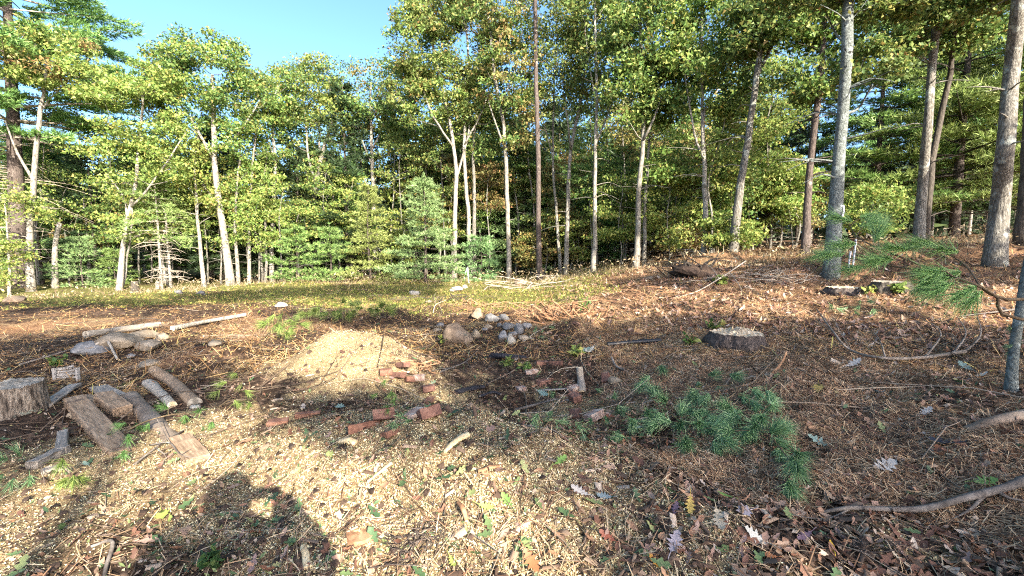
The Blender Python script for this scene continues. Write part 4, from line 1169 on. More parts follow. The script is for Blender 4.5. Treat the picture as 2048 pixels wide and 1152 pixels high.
    x, y = sample(44000, 6, 24, lambda x, y: np.clip(.9 - .5 * z_grass(x, y) + .3 * fbm(x, y, .6, 2, 90), 0, 1), over=3)
    strew(mb, BIT_V, BIT_F, x, y, RNG.uniform(.015, .05, len(x)) * (.6 + .05 * np.hypot(x, y)), .5, .002, .01, stretch=RNG.uniform(.3, 1, len(x)))
    x, y = sample(26000, 6, 24, lambda x, y: .8 + 0 * x, over=3)
    strew(mb, STRAW_V, STRAW_F, x, y, RNG.uniform(.08, .3, len(x)), .35, .004, .03)
    stuff(mb, 'straw_litter', 'tan_scrap', 'tan straw and bark scraps over the open ground')
M['tan_scrap'] = leafy('tan_scraps', [(0, (.10, .05, .025)), (.3, (.25, .13, .055)), (.7, (.42, .26, .115)), (.92, (.52, .37, .18)), (1, (.30, .28, .08))], 0, .85, .1)
litter()
# ------------------------------------------------------------------ stones, timber, bricks, boughs, leaves
M['timber_pale'] = surf('pale_weathered_slats', [(.3, (.16, .14, .12)), (.5, (.32, .29, .26)), (.72, (.46, .43, .39))], 9, 6, (9, 9, 9), 20, .6, .006)
M['rock_brown'] = surf('brown_grey_boulder', [(.3, (.085, .06, .042)), (.5, (.18, .13, .09)), (.7, (.29, .22, .16))], 7, 6, None, 18, .7, .012, spots=[(9, .62, (.12, .12, .09))], island=.1)
M['rock_grey'] = surf('grey_field_stone', [(.3, (.06, .06, .06)), (.5, (.145, .14, .138)), (.7, (.25, .24, .23))], 9, 6, None, 22, .7, .01, spots=[(10, .63, (.22, .16, .11))], island=.25)
M['rock_tan'] = surf('tan_field_stone', [(.3, (.11, .085, .06)), (.5, (.22, .175, .125)), (.7, (.34, .28, .21))], 8, 6, None, 20, .7, .01, island=.2)
M['rock_pale'] = surf('pale_field_stone', [(.3, (.22, .19, .15)), (.6, (.38, .34, .28)), (.75, (.48, .45, .38))], 9, 5, None, 20, .5, .01, island=.1)  # pale mottled stone colour, varying a little from stone to stone
M['brick'] = surf('old_red_brick', [(.3, (.07, .036, .028)), (.5, (.15, .075, .055)), (.7, (.23, .13, .095))], 22, 5, None, 90, .6, .004, spots=[(14, .64, (.22, .17, .13))], island=.25)
M['brick_bright'] = surf('orange_red_brick', [(.3, (.10, .046, .033)), (.5, (.19, .09, .06)), (.7, (.28, .155, .105))], 22, 5, None, 90, .6, .004, island=.2)
M['brick_mossy'] = surf('lichen_dusted_brick', [(.3, (.16, .08, .06)), (.5, (.30, .21, .17)), (.7, (.48, .42, .36))], 16, 5, None, 80, .6, .004)
M['timber'] = surf('weathered_timber', [(.3, (.12, .08, .05)), (.5, (.27, .185, .12)), (.72, (.42, .31, .21))], 6, 6, (9, .9, 9), 14, .7, .008, spots=[(5, .64, (.13, .09, .065))], island=.12)
M['timber_grey'] = surf('grey_weathered_wood', [(.3, (.11, .095, .08)), (.5, (.25, .215, .18)), (.72, (.38, .34, .29))], 6, 6, (9, .9, 9), 14, .7, .008, island=.12)
M['log_bark'] = surf('log_bark', [(.3, (.09, .065, .048)), (.5, (.21, .16, .12)), (.72, (.34, .27, .21))], 8, 6, None, 16, .8, .012, island=.15)
M['char'] = surf('charred_wood', [(.3, (.012, .011, .013)), (.6, (.04, .038, .045)), (.75, (.10, .10, .115))], 9, 5, (3, 12, 3), 24, .9, .012)
M['pipe'] = surf('black_plastic_pipe', [(.3, (.008, .008, .010)), (.7, (.016, .016, .019))], 8, 3, None, 60, .1, .002, rough=.45, spec=.5)
M['white_paint'] = surf('white_stake', [(.3, (.62, .63, .66)), (.7, (.78, .79, .82))], 12, 3, None, 30, .2, .003)
M['splinter'] = surf('fresh_split_wood', [(.3, (.45, .30, .16)), (.5, (.62, .46, .26)), (.7, (.76, .62, .40))], 6, 5, (12, 1.5, 12), 20, .5, .005, island=.12)
M['branch_lichen'] = surf('branch_with_lichen', [(.3, (.04, .032, .027)), (.52, (.13, .11, .095)), (.72, (.25, .22, .19))], 9, 5, None, 30, .7, .006, spots=[(7, .63, (.42, .50, .42))])
M['root'] = surf('orange_brown_root', [(.3, (.10, .05, .026)), (.5, (.26, .14, .075)), (.7, (.40, .25, .145))], 12, 5, None, 40, .5, .004)

def cut_wood(name, c0, c1, c2):
    m, nt, bs, out = mat(name)
    tc = node(nt, 'ShaderNodeTexCoord')
    w = node(nt, 'ShaderNodeTexWave', wave_type='RINGS', rings_direction='Z')
    w.inputs['Scale'].default_value = 5; w.inputs['Distortion'].default_value = 4; w.inputs['Detail'].default_value = 3
    nt.links.new(tc.outputs['Object'], w.inputs[0])
    c = ramp(nt, w.outputs[1], [(0, c0), (.5, c1), (1, c2)])
    n = noise(nt, 5, 5, .7); f = ramp(nt, n, [(.3, (.62, .6, .58)), (.65, (1, 1, 1))])
    c = mixc(nt, 1.0, c, f, 'MULTIPLY')
    nt.links.new(c, bs.inputs['Base Color'])
    bump(nt, bs, noise(nt, 45, 4, .7), .5, .004)
    return m
M['cut_pale'] = cut_wood('fresh_sawn_wood', (.50, .36, .22), (.66, .51, .34), (.76, .62, .44))
M['cut_grey'] = cut_wood('weathered_sawn_wood', (.22, .19, .15), (.32, .28, .225), (.40, .355, .29))

def axes(d, up=(0, 0, 1)):
    d = Vector(d).normalized(); u = Vector(up)
    s = d.cross(u)
    s = s.normalized() if s.length > 1e-3 else Vector((1, 0, 0))
    return d, s, s.cross(d)

def rock_mesh(name, c, size, sub, mt, parent=None, cuts=9, rot=0.0, rough=.09, peak=0.0):
    bm = bmesh.new(); bmesh.ops.create_icosphere(bm, subdivisions=sub, radius=1)
    co = np.array([v.co for v in bm.verts])
    for d in rand_dirs(cuts):
        lim = RNG.uniform(.5, .85); p = co @ d
        co = co - np.maximum(0, p - lim)[:, None] * d * .92
    o = RNG.random(3) * 50
    co = co * (1 + rough * 2 * (fbm(co[:, 0] * 1.0 + o[0] + co[:, 2], co[:, 1] + o[1] - co[:, 2] * .7, 1.6, 3, 5))[:, None])
    if peak:
        t = np.clip(co[:, 2] * .5 + .5, 0, 1); co[:, 0] *= 1.1 - peak * t; co[:, 1] *= 1.1 - peak * t
    c_, s_ = math.cos(rot), math.sin(rot)
    co = co * np.array(size) * .5
    co = np.stack([co[:, 0] * c_ - co[:, 1] * s_, co[:, 0] * s_ + co[:, 1] * c_, co[:, 2]], 1)
    for v, q in zip(bm.verts, co): v.co = q
    me = bpy.data.meshes.new(name); bm.to_mesh(me); bm.free(); me.materials.append(mt)
    me.polygons.foreach_set('use_smooth', np.ones(len(me.polygons), bool)); me.set_sharp_from_angle(angle=R(24))
    ob = bpy.data.objects.new(name, me); COL.objects.link(ob)
    ob.location = c
    if parent is not None: ob.parent = parent
    return ob

def rock(px, py, w, h, label, mt='rock_grey', group=None, sub=3, rot=None, sink=.3, name='rock', flat=None, peak=.25):
    """(px, py) is the middle of its foot in the photograph, w x h its size there"""
    p = at(px, py); s = p.y / F_PX
    W = w * s; Hh = max(.35 * W, h * s * 1.08 - .18 * W) if flat is None else flat * W
    Dp = W * RNG.uniform(.7, .95)
    c = Vector((p.x, p.y + Dp * .4, gz(p.x, p.y + Dp * .3) + Hh * (.5 - sink * .6)))
    o = rock_mesh(name, c, (W * 1.08, Dp, Hh * (1 + sink * .8)), sub, M[mt], rot=RNG.uniform(-.5, .5) if rot is None else rot, peak=peak)
    return tag(o, label, 'rock', group)

def box_between(name, a, b, w, h, mt, roll=0.0, bev=.006, seg=6, jit=.003, parent=None, taper=1.0):
    """bevelled, slightly uneven timber from a to b (centres of its ends)"""
    a, b = Vector(a), Vector(b); L = (b - a).length
    d, s, u = axes(b - a)
    bm = bmesh.new(); bmesh.ops.create_cube(bm, size=1)
    for v in bm.verts: v.co = Vector((v.co.x * w, v.co.y * L, v.co.z * h))
    if seg > 1:
        eg = [e for e in bm.edges if abs((e.verts[0].co - e.verts[1].co).normalized().y) > .9]
        bmesh.ops.subdivide_edges(bm, edges=eg, cuts=seg - 1, use_grid_fill=True)
    if bev: 
        eg = [e for e in bm.edges if e.is_manifold and e.calc_face_angle(0) > .6]
        bmesh.ops.bevel(bm, geom=eg, offset=bev, segments=2, profile=.6, affect='EDGES')
    for v in bm.verts:
        t = v.co.y / L + .5
        k = 1 + (taper - 1) * t
        v.co = Vector((v.co.x * k + RNG.normal() * jit, v.co.y + RNG.normal() * jit, v.co.z * k + RNG.normal() * jit))
    bmesh.ops.recalc_face_normals(bm, faces=bm.faces)
    me = bpy.data.meshes.new(name); bm.to_mesh(me); bm.free(); me.materials.append(mt)
    o = bpy.data.objects.new(name, me); COL.objects.link(o)
    cr, sr = math.cos(roll), math.sin(roll)
    s2 = s * cr + u * sr; u2 = u * cr - s * sr
    mw = Matrix(((s2.x, d.x, u2.x, 0), (s2.y, d.y, u2.y, 0), (s2.z, d.z, u2.z, 0), (0, 0, 0, 1)))
    mw.translation = (a + b) / 2
    o.matrix_world = mw
    if parent is not None: o.parent = parent; o.matrix_world = mw; o.matrix_parent_inverse = Matrix.Identity(4); o.matrix_basis = Matrix.Translation(-parent.location) @ mw
    return o

def log(name, label, cat, pts, r0, r1, mt='log_bark', cap='cut_grey', k=14, oval=.95, wob=.06, n=14, group=None):
    """a log through the points with sawn end faces as parts"""
    Q = catmull(pts, n); org = Vector(Q.mean(0))
    root = empty(name, org, label, cat, group); root['_o'] = list(org)
    V, F = tube(Q, np.linspace(r0, r1, n), k, cap=False, wob=wob, oval=oval)
    mb = MB(); mb.add(V, F); mb.build('log_side', M[mt], root, smooth=True)
    for e, sgn in ((0, -1), (n - 1, 1)):
        ring = V[e * k:(e + 1) * k]; c = ring.mean(0); ax = unit(Q[1] - Q[0] if e == 0 else Q[-1] - Q[-2]) * sgn
        inner = c + (ring - c) * .55 + ax * .004 + RNG.normal(size=ring.shape) * .002
        VV = np.vstack([ring, inner, c + ax * .003]); i = np.arange(k); j = (i + 1) % k
        Fq = np.stack([i, j, k + j, k + i], 1); Ft = np.stack([k + i, k + j, np.full(k, 2 * k)], 1)
        if sgn < 0: Fq = Fq[:, ::-1]; Ft = Ft[:, ::-1]
        mb = MB(); mb.add(VV, [Fq, Ft])
        cc = mb.build('cut_end', M[cap], None, origin=Vector(c)); cc.parent = root; cc.location = Vector(c) - org
    return root

def G(px, py, dz=0.0):
    return at(px, py, dz)

# ---- stumps
def stump(px, py, wpx, hpx, label, mt, cap, rough=.12, splint=False, name='tree_stump', flare=.25):
    p = at(px, py); s = p.y / F_PX; R0 = wpx * .5 * s; hh = max(.05, hpx * s)
    c = Vector((p.x, p.y + R0 * .6, gz(p.x, p.y + R0 * .5)))
    root = empty(name, c, label, 'stump'); root['_o'] = list(c)
    k, n = 72, 8
    th = np.linspace(0, 2 * np.pi, k, endpoint=False)
    lump = 1 + rough * (np.sin(th * 3 + px) * .5 + np.sin(th * 7 + 1) * .35 + RNG.normal(size=k) * .25) + .010 * np.where(np.arange(k) % 2 == 0, 1, -1) * RNG.random(k)
    zz = np.linspace(-.12, hh, n); rings = []
    for q, z in enumerate(zz):
        f = 1 + flare * (1 - max(0, z) / hh) ** 2
        w_ = 1 + (lump - 1) * (1.2 - .5 * max(0, z) / hh) + RNG.normal(size=k) * .012
        rings.append(np.stack([c.x + R0 * f * w_ * np.cos(th), c.y + R0 * f * w_ * np.sin(th) * .92, np.full(k, c.z + z) + (0 if q < n - 1 else RNG.normal(size=k) * .008)], 1))
    V = np.vstack(rings); i = np.arange(n - 1)[:, None] * k; j = np.arange(k)[None]; j2 = (j + 1) % k
    mb = MB(); mb.add(V, np.stack([i + j, i + j2, i + k + j2, i + k + j], -1).reshape(-1, 4)); mb.build('bark', M[mt], root)
    ring = rings[-1]; cc = ring.mean(0)
    lv = [ring]
    for q in (.75, .5, .25): lv.append(cc + (ring - cc) * q + np.stack([0 * th, 0 * th, RNG.normal(size=k) * (.012 if splint else .004) + (.02 * np.sin(th * 2) if splint else 0)], 1))
    VV = np.vstack(lv + [cc[None]]); F = [np.stack([q * k + np.arange(k), q * k + (np.arange(k) + 1) % k, (q + 1) * k + (np.arange(k) + 1) % k, (q + 1) * k + np.arange(k)], 1) for q in range(3)]
    mb = MB(); mb.add(VV, [np.vstack(F), np.stack([3 * k + np.arange(k), 3 * k + (np.arange(k) + 1) % k, np.full(k, 4 * k)], 1)])
    o = mb.build('cut_face', M[cap], None, origin=Vector(cc)); o.parent = root; o.location = Vector(cc) - c
    if splint:
        for q in range(9):
            a = RNG.uniform(.2, 2.4); e = Vector((cc[0] + R0 * .8 * math.cos(a), cc[1] + R0 * .7 * math.sin(a) * .6, c.z + hh - .01))
            mb = MB(); mb.add(*tube(np.array([e, e + Vector((RNG.normal() * .03, RNG.normal() * .03, RNG.uniform(.03, .09)))]), [.016, .003], 4)); mb.build('splinter', M['splinter'], root)
    return root
stump(-8, 838, 106, 66, 'broad old stump with cracked bark and weathered flat top at the left edge', 'stump_bark', 'cut_grey', .07, flare=.12)
stump(1487, 694, 100, 17, 'freshly cut dark stump with ragged pale top on the shaded right', 'bark_pine', 'cut_pale', .12, True, flare=.22)
stump(1697, 585, 56, 9, 'low pale sawn stump near the ribbon tree', 'bark_pine', 'cut_pale', .1)
stump(1795, 578, 62, 12, 'low half shaded stump behind the hanging pine bough', 'bark_dark', 'cut_grey', .1)
stump(268, 586, 12, 22, 'small dark snag stump on the far left crest', 'bark_dark', 'cut_grey', .2)
stump(316, 578, 10, 15, 'little pale stump by the scraggly young pines', 'bark_pale', 'cut_pale', .1)

# ---- timbers at the left
def timber(label, a, b, w, h, mt='timber', name='timber_beam', roll=0.0, cat='timber', bev=.008):
    o = box_between(name, a, b, w, h, M[mt], roll, bev)
    return tag(o, label, cat)
timber('squared weathered timber beam sloping into the wood chips, thickest of the timbers', G(150, 812, .03), G(246, 905, -.05), .145, .13)
timber('short squared post block standing between the squared beam and the half buried log', G(208, 806, .05), G(246, 832, .03), .14, .12)
timber('thin grey plank leaning down beside the big left stump', G(152, 778, .05), G(88, 818, .02), .1, .022, 'timber_grey', 'plank')
timber('flat broken board behind the short post block', G(196, 782, .04), G(236, 800, .03), .15, .03, 'timber_grey', 'plank')
timber('dark low board in the dirt left of the short post block', G(160, 796, .02), G(205, 815, .02), .13, .025, 'timber', 'plank')
timber('squared timber edge lying at the far left bottom, long arm of an L shape', G(62, 940, .02), G(132, 905, .02), .07, .07, 'timber_grey')
timber('short upright arm of the L shape of timbers at the lower left', G(122, 912, .03), G(127, 880, .05), .06, .06, 'timber_grey')
timber('flat triangular wood offcut in front of the L shaped timbers', G(82, 950, .01), G(128, 938, .015), .07, .03, 'timber_grey', 'wood_offcut')
timber('pale timber end poking out of the wood chips at the left', G(360, 885, .0), G(398, 925, -.02), .13, .12)
timber('flat reddish board half buried between squared beam and round log', G(236, 862, .0), G(280, 900, -.02), .16, .03, 'timber', 'plank')
log('round_log', 'smooth round log post lying by the brown heap, uppermost of the timbers', 'log', [G(308, 746, .03), G(350, 775, .03), G(390, 808, .0)], .058, .062, 'timber', 'cut_grey')
log('round_log', 'half buried round log beside the squared beam', 'log', [G(262, 800, .02), G(300, 838, .0), G(345, 880, -.05)], .07, .078, 'log_bark', 'cut_grey')
log('split_log', 'pale split log with torn white face between the two round logs', 'log', [G(294, 772, .03), G(318, 790, .035), G(345, 815, .02)], .055, .045, 'dead_wood', 'cut_pale', k=8, wob=.2)
log('birch_log', 'long white log lying across the sunlit ground left of centre', 'log', [G(345, 662, .05), G(420, 648, .06), G(492, 634, .05)], .05, .04, 'bark_pale', 'cut_pale', wob=.14)
log('birch_log', 'long grey log lying in line with the white log', 'log', [G(172, 676, .05), G(250, 665, .06), G(320, 655, .06)], .062, .058, 'timber_grey', 'cut_grey')
rt = empty('slat_crate', G(132, 758), 'broken piece of white slatted wood behind the big left stump', 'crate')
for i in range(4):
    sl = box_between('slat', G(108 + 2 * i, 760, .02 + .036 * i), G(158 - 3 * i, 757, .02 + .04 * i), .02, .022, M['timber_pale'], parent=rt, seg=3, bev=.003, jit=.006)
for xx in (110, 157):
    box_between('post', G(xx, 762, .0), G(xx, 762, .15), .03, .03, M['timber_pale'], parent=rt, seg=1, bev=.003)
log('dead_branch', 'pale forked dead branch arching above the left stump', 'branch', [G(165, 712, .03), G(200, 702, .12), G(212, 698, .16), G(235, 722, .02)], .03, .012, 'dead_wood', 'cut_pale', k=7, wob=.25)
log('fallen_pole', 'thin dark pole lying in front of the grey rocks at the left', 'branch', [G(40, 738, .05), G(120, 716, .07), G(215, 690, .12)], .014, .008, 'dry_branch', 'cut_grey', k=6)

# ---- rocks
LR = [(205, 703, 95, 26, 'rock_tan', 'long flat tan rock, largest of the row behind the left timbers'),
      (285, 704, 56, 30, 'rock_tan', 'rounded tan rock right of the long flat rock'),
      (150, 722, 78, 22, 'rock_grey', 'grey flat rock left end of the row behind the timbers'),
      (268, 682, 60, 18, 'rock_tan', 'tan rock at the back of the row behind the timbers'),
      (318, 682, 24, 20, 'rock_tan', 'small round rock at the right end of the row behind the timbers'),
      (290, 740, 44, 24, 'rock_tan', 'smooth pale rock at the head of the round log post'),
      (420, 698, 34, 16, 'rock_tan', 'half buried rock on top of the brown heap'),
      (255, 716, 22, 10, 'rock_grey', 'small whitish stone between the left rocks'),
      (250, 826, 16, 11, 'rock_pale', 'small white stone between short post block and half buried log'),
      (136, 838, 16, 16, 'rock_tan', 'small tan stone under the squared beam end'),
      (386, 818, 22, 12, 'rock_pale', 'whitish stone at the foot of the round log post')]
for (x, y, w, h, mt, lab) in LR: rock(x, y, w, h, lab, mt)
rock(911, 694, 66, 64, 'big brown peaked boulder in the centre', 'rock_brown', sub=4, rot=.2, sink=.12, name='boulder', flat=.78, peak=.48)
PILE = [(952, 676, 20, 22, 'rock_tan', 'pitted pale rock touching the right side of the brown boulder'), (955, 640, 30, 26, 'rock_brown', 'brownish rock at the top left of the rock pile'),
        (983, 645, 30, 22, 'rock_grey', 'rounded grey rock at the top of the rock pile'), (1006, 642, 32, 18, 'rock_grey', 'flat greenish grey rock at the top right of the rock pile'),
        (1018, 660, 26, 20, 'rock_grey', 'blue grey rock in the middle of the rock pile'), (1038, 668, 24, 26, 'rock_grey', 'upright blue grey rock in the middle right of the rock pile'),
        (1054, 660, 26, 18, 'rock_grey', 'dark grey rock at the right edge of the rock pile'), (1005, 680, 24, 22, 'rock_grey', 'rounded grey rock low in the rock pile'),
        (1046, 680, 28, 15, 'rock_tan', 'tan flat rock low at the right of the rock pile'), (1022, 688, 24, 22, 'rock_pale', 'pale egg shaped rock at the front of the rock pile'),
        (1026, 672, 20, 12, 'rock_grey', 'flat blueish stone behind the pale egg shaped rock'), (976, 658, 18, 12, 'rock_tan', 'small tan stone left in the rock pile'),
        (880, 655, 18, 12, 'rock_grey', 'small pale grey stone left of the brown boulder'), (872, 664, 20, 10, 'rock_tan', 'orange tinted stone at the left foot of the brown boulder'),
        (1000, 656, 18, 12, 'rock_grey', 'small grey stone near the top of the rock pile'), (970, 662, 14, 9, 'rock_grey', 'tiny grey stone between boulder and rock pile')]
for (x, y, w, h, mt, lab) in PILE: rock(x, y, w, h, lab, mt, 'stones of the pile by the boulder')
for (x, y, w, h, mt, lab) in [(912, 584, 26, 15, 'rock_pale', 'bright pale stone far out in the sunlit middle'), (930, 578, 12, 10, 'rock_pale', 'small squarish pale stone right of the bright far stone'),
      (828, 590, 26, 12, 'rock_pale', 'pale stone left of the bright far stone'), (556, 614, 28, 10, 'rock_pale', 'flat pale stone on the sunlit grass left of centre'),
      (1040, 572, 24, 18, 'rock_brown', 'reddish rock at the foot of the tall slim pale trunk'), (856, 606, 16, 8, 'rock_tan', 'flat tan stone in the shade line in the middle'),
      (502, 560, 16, 8, 'rock_pale', 'first pale stone on the far crest'), (540, 558, 20, 9, 'rock_pale', 'second pale stone on the far crest, below the white forked oak'),
      (398, 590, 16, 12, 'rock_grey', 'grey stone on the far left crest'), (352, 588, 20, 12, 'rock_grey', 'rubble stone on the far left crest'), (620, 556, 14, 7, 'rock_pale', 'third pale stone on the far crest'),
      (1232, 768, 30, 20, 'rock_tan', 'rough yellowish rock beside the upright wood chunk'), (16, 604, 44, 16, 'rock_brown', 'dark brown clod of earth on the left crest'),
      (1520, 600, 10, 6, 'rock_pale', 'small stone on the sunlit strip'), (1300, 560, 26, 10, 'rock_brown', 'dark stone on the bank left of the uprooted stump'), (1430, 566, 28, 14, 'rock_brown', 'dark stone below the uprooted stump')]:
    rock(x, y, w, h, lab, mt, sub=2 if w < 24 else 3)

# ---- bricks
def brick(px, py, ang, label, mt='brick', L=.19, W=.092, T=.058, tilt=0.0, roll=0.0, lift=0.0):
    p = at(px, py); d = Vector((math.cos(ang), math.sin(ang), tilt)).normalized()
    c = p + Vector((0, 0, T * .13 + lift))
    o = box_between('brick', c - d * L / 2, c + d * L / 2, W, T, M[mt], roll, .0035, 3, .0022)
    return tag(o, label, 'brick', 'scattered old bricks')
for b in [(1086, 766, .75, 'whole brick lying diagonally left of the upright wood chunk', 'brick', .2), (1150, 806, 1.9, 'upper brown brick of the little stack, pointing at the viewer', 'brick', .13, .1, .07, 0, .2, .05),
          (1150, 836, 1.3, 'lower front brick of the little stack with steep top', 'brick', .14, .1, .07, .25, .3, .01), (1188, 838, .7, 'lichen dusted brick right of the little stack', 'brick_mossy', .17, .1, .065, .1, .3, .02),
          (1062, 746, .3, 'flat pale topped brick behind the diagonal brick', 'brick_mossy', .17), (1084, 728, .1, 'dark red brick half sunk behind the others', 'brick', .15),
          (1112, 728, -.5, 'brick leaning in the leaves left of the upright wood chunk', 'brick', .17, .09, .055, .15, .2), (1150, 778, .8, 'brick under the foot of the upright wood chunk', 'brick_mossy', .19),
          (1211, 762, 1.4, 'dull brown brick standing on its end by the yellowish rock', 'brick', .13, .09, .06, .9, .4, .03), (1147, 790, .2, 'half brick with broken tan face behind the little stack', 'brick_bright', .1),
          (857, 788, .35, 'red brick lying on another in the middle', 'brick', .13, .09, .06, .05, .1, .055), (858, 806, 1.5, 'dark red brick under the red one in the middle', 'brick', .15, .08, .06),
          (768, 838, .3, 'dark red brick with sharp corners at lower centre', 'brick', .14, .1, .07, .05, .5, .02), (728, 856, .42, 'long red brick lying at lower centre left', 'brick_bright', .2, .06, .06, .05, .3),
          (830, 834, 1.1, 'crumbling pinkish brick in the chips', 'brick_mossy', .13, .09, .06, .1, .2), (858, 834, .6, 'sharp cornered red brick beside the crumbling one', 'brick', .14, .09, .07, .1, .5, .02),
          (771, 746, .4, 'sunlit orange brick at the foot of the chip mound', 'brick_bright', .13), (795, 756, -.5, 'tilted brick in the heap at the foot of the chip mound', 'brick', .18, .09, .06, .12, .3, .02),
          (806, 740, -.7, 'uppermost brick in the heap at the foot of the chip mound', 'brick', .16, .09, .055, .2, .2, .05), (818, 764, -1.0, 'orange brick at the front of the heap at the chip mound', 'brick_bright', .12, .09, .055, .3, .1, .02),
          (838, 758, .1, 'flat dusty brick right end of the heap at the chip mound', 'brick_mossy', .13), (616, 834, .25, 'long orange brick among the leaves at lower left of centre', 'brick_bright', .2, .06, .06),
          (556, 848, .3, 'half buried brick left of the long orange brick', 'brick_bright', .15, .09, .05), (1042, 780, .5, 'tan broken brick left of the diagonal brick', 'brick_mossy', .1),
          (782, 868, .8, 'triangular shard of orange brick in the chips', 'brick_bright', .1, .08, .04, .1, .4), (100, 1082, .45, 'reddish brick showing through the chips at the bottom left', 'brick_mossy', .2, .09, .05, 0, .1, -.035),
          (220, 1025, .4, 'long reddish piece of brick left of the shadow of the person', 'brick_mossy', .18, .06, .05, 0, .2, -.03)]:
    kw = dict(zip(('L', 'W', 'T', 'tilt', 'roll', 'lift'), b[5:]))
    brick(b[0], b[1], b[2], b[3], b[4], **kw)

# ---- loose wood
log('wood_chunk', 'upright mossy wood chunk among the bricks', 'wood', [G(1164, 783, -.02), G(1161, 770, .08), G(1158, 768, .2)], .05, .045, 'timber_grey', 'cut_pale', k=9, wob=.18)
log('black_pipe', 'straight black pipe lying on the shaded ground in the right centre', 'pipe', [G(1214, 693, .03), G(1268, 689, .035), G(1322, 685, .03)], .034, .034, 'pipe', 'pipe', k=16, wob=0)
log('charred_log', 'blackened flat piece of wood in front of the rock pile', 'wood', [G(985, 716, .02), G(1012, 719, .04), G(1050, 718, .02)], .09, .06, 'char', 'char', k=9, wob=.3, oval=.5)
log('charred_log', 'charred split slab in the shaded hollow', 'wood', [G(918, 788, .02), G(945, 782, .03), G(968, 776, .02)], .05, .035, 'char', 'char', k=7, wob=.35, oval=.5)
log('charred_log', 'dark weathered splinter beside the charred slab', 'wood', [G(960, 796, .02), G(985, 790, .03), G(1002, 792, .02)], .022, .02, 'char', 'timber_grey', k=7, wob=.3, oval=.6)
log('bark_slab', 'whitish slab of bark lying in front of the diagonal brick', 'bark piece', [G(1080, 783, .01), G(1105, 784, .025), G(1135, 780, .015)], .028, .022, 'timber_grey', 'timber_grey', k=8, wob=.3, oval=.4)
log('fallen_stick', 'short dark stick pointing at the little brick stack', 'stick', [G(1030, 823, .015), G(1075, 814, .03), G(1115, 804, .03)], .016, .010, 'branch_lichen', 'cut_grey', k=7, wob=.15)
log('fallen_stick', 'curved grey stick behind the standing brick', 'stick', [G(1223, 724, .06), G(1232, 738, .04), G(1256, 748, .02)], .016, .012, 'dry_branch', 'cut_grey', k=7, wob=.12)
log('wood_splinter', 'yellow split wood splinter on the sunlit chips', 'wood', [G(888, 908, .01), G(915, 890, .03), G(938, 880, .03)], .02, .028, 'splinter', 'splinter', k=6, wob=.25, oval=.6)
log('wood_splinter', 'small pale wood block on the sunlit chips', 'wood', [G(683, 886, .01), G(697, 888, .02), G(712, 890, .01)], .026, .026, 'splinter', 'splinter', k=6, wob=.15, oval=.7)
log('wood_splinter', 'pale pointed wood splinter inside the shadow of the person', 'wood', [G(606, 1096, .012), G(611, 1115, .018), G(616, 1140, .01)], .014, .018, 'splinter', 'splinter', k=6, wob=.2, oval=.5)
log('wood_splinter', 'reddish bark strip at the right of the sunlit chips', 'bark piece', [G(958, 948, .01), G(978, 944, .02), G(998, 938, .012)], .02, .016, 'root', 'root', k=6, wob=.3, oval=.5)
log('wood_splinter', 'thin upright reddish splinter in the chips near the bottom', 'wood', [G(917, 1010, .01), G(926, 1028, .025), G(934, 1046, .01)], .014, .012, 'root', 'splinter', k=6, wob=.2, oval=.6)
log('wood_splinter', 'long white sliver of wood across the sunlit chips', 'wood', [G(735, 968, .01), G(762, 950, .02), G(782, 932, .015)], .012, .014, 'splinter', 'splinter', k=6, wob=.25, oval=.5)
log('fallen_log', 'pale barkless log end at the right edge', 'log', [G(1935, 862, .0), G(1990, 848, .02), G(2070, 836, .03)], .03, .045, 'log_bark', 'cut_pale', k=10, wob=.12)
log('fallen_stick', 'yellowish torn root stick on the needle bank', 'stick', [G(1542, 754, .02), G(1560, 738, .05), G(1572, 716, .07)], .016, .014, 'root', 'cut_pale', k=7, wob=.2)
log('fallen_stick', 'dark bent stick at the bottom left', 'stick', [G(185, 1102, .02), G(226, 1104, .045), G(214, 1140, .02), G(208, 1165, .01)], .008, .009, 'branch_lichen', 'cut_grey', k=6, wob=.2)
log('wood_disc', 'flat reddish disc of wood in the sunlit sawdust near the bottom', 'wood', [G(722, 1066, -.03), G(722, 1066, .004)], .075, .07, 'root', 'root', k=18, wob=.05, n=4)

def branch(label, main, subs, r0, mt='dry_branch', name='fallen_branch', k=7, heights=None):
    P = [G(x, y, dz) for (x, y, dz) in main]; org = P[0]
    root = empty(name, org, label, 'branch'); root['_o'] = list(org)
    n = 6 * len(P); Q = catmull(P, n); r = np.linspace(r0, r0 * .3, n)
    mb = MB(); mb.add(*tube(Q, r, k, wob=.12)); mb.build('main_stem', M[mt], root, smooth=True)
    for s in subs:
        S = [G(x, y, dz) for (x, y, dz) in s]
        j = int(np.argmin(np.linalg.norm(Q - np.array(S[0]), axis=1))); S[0] = Vector(Q[j])
        q = catmull(S, 8); mb = MB(); mb.add(*tube(q, np.linspace(max(.003, r[j] * .6), .0022, 8), 5, wob=.1)); mb.build('twig', M[mt], root, smooth=True)
    return root
branch('long grey dead branch with upturned twigs lying across the right middle', [(1930, 712, .05), (1850, 724, .05), (1770, 728, .06), (1700, 712, .07), (1665, 690, .16), (1630, 655, .28)],
       [[(1700, 712, .07), (1680, 690, .16), (1660, 665, .26)], [(1770, 728, .06), (1760, 705, .12), (1745, 690, .18)], [(1665, 690, .16), (1640, 678, .22), (1625, 664, .26)],
        [(1900, 715, .05), (1930, 690, .14), (1910, 665, .22)], [(1930, 712, .05), (1960, 690, .12), (1950, 660, .22)], [(1850, 724, .05), (1880, 690, .15), (1830, 665, .22)]], .022)
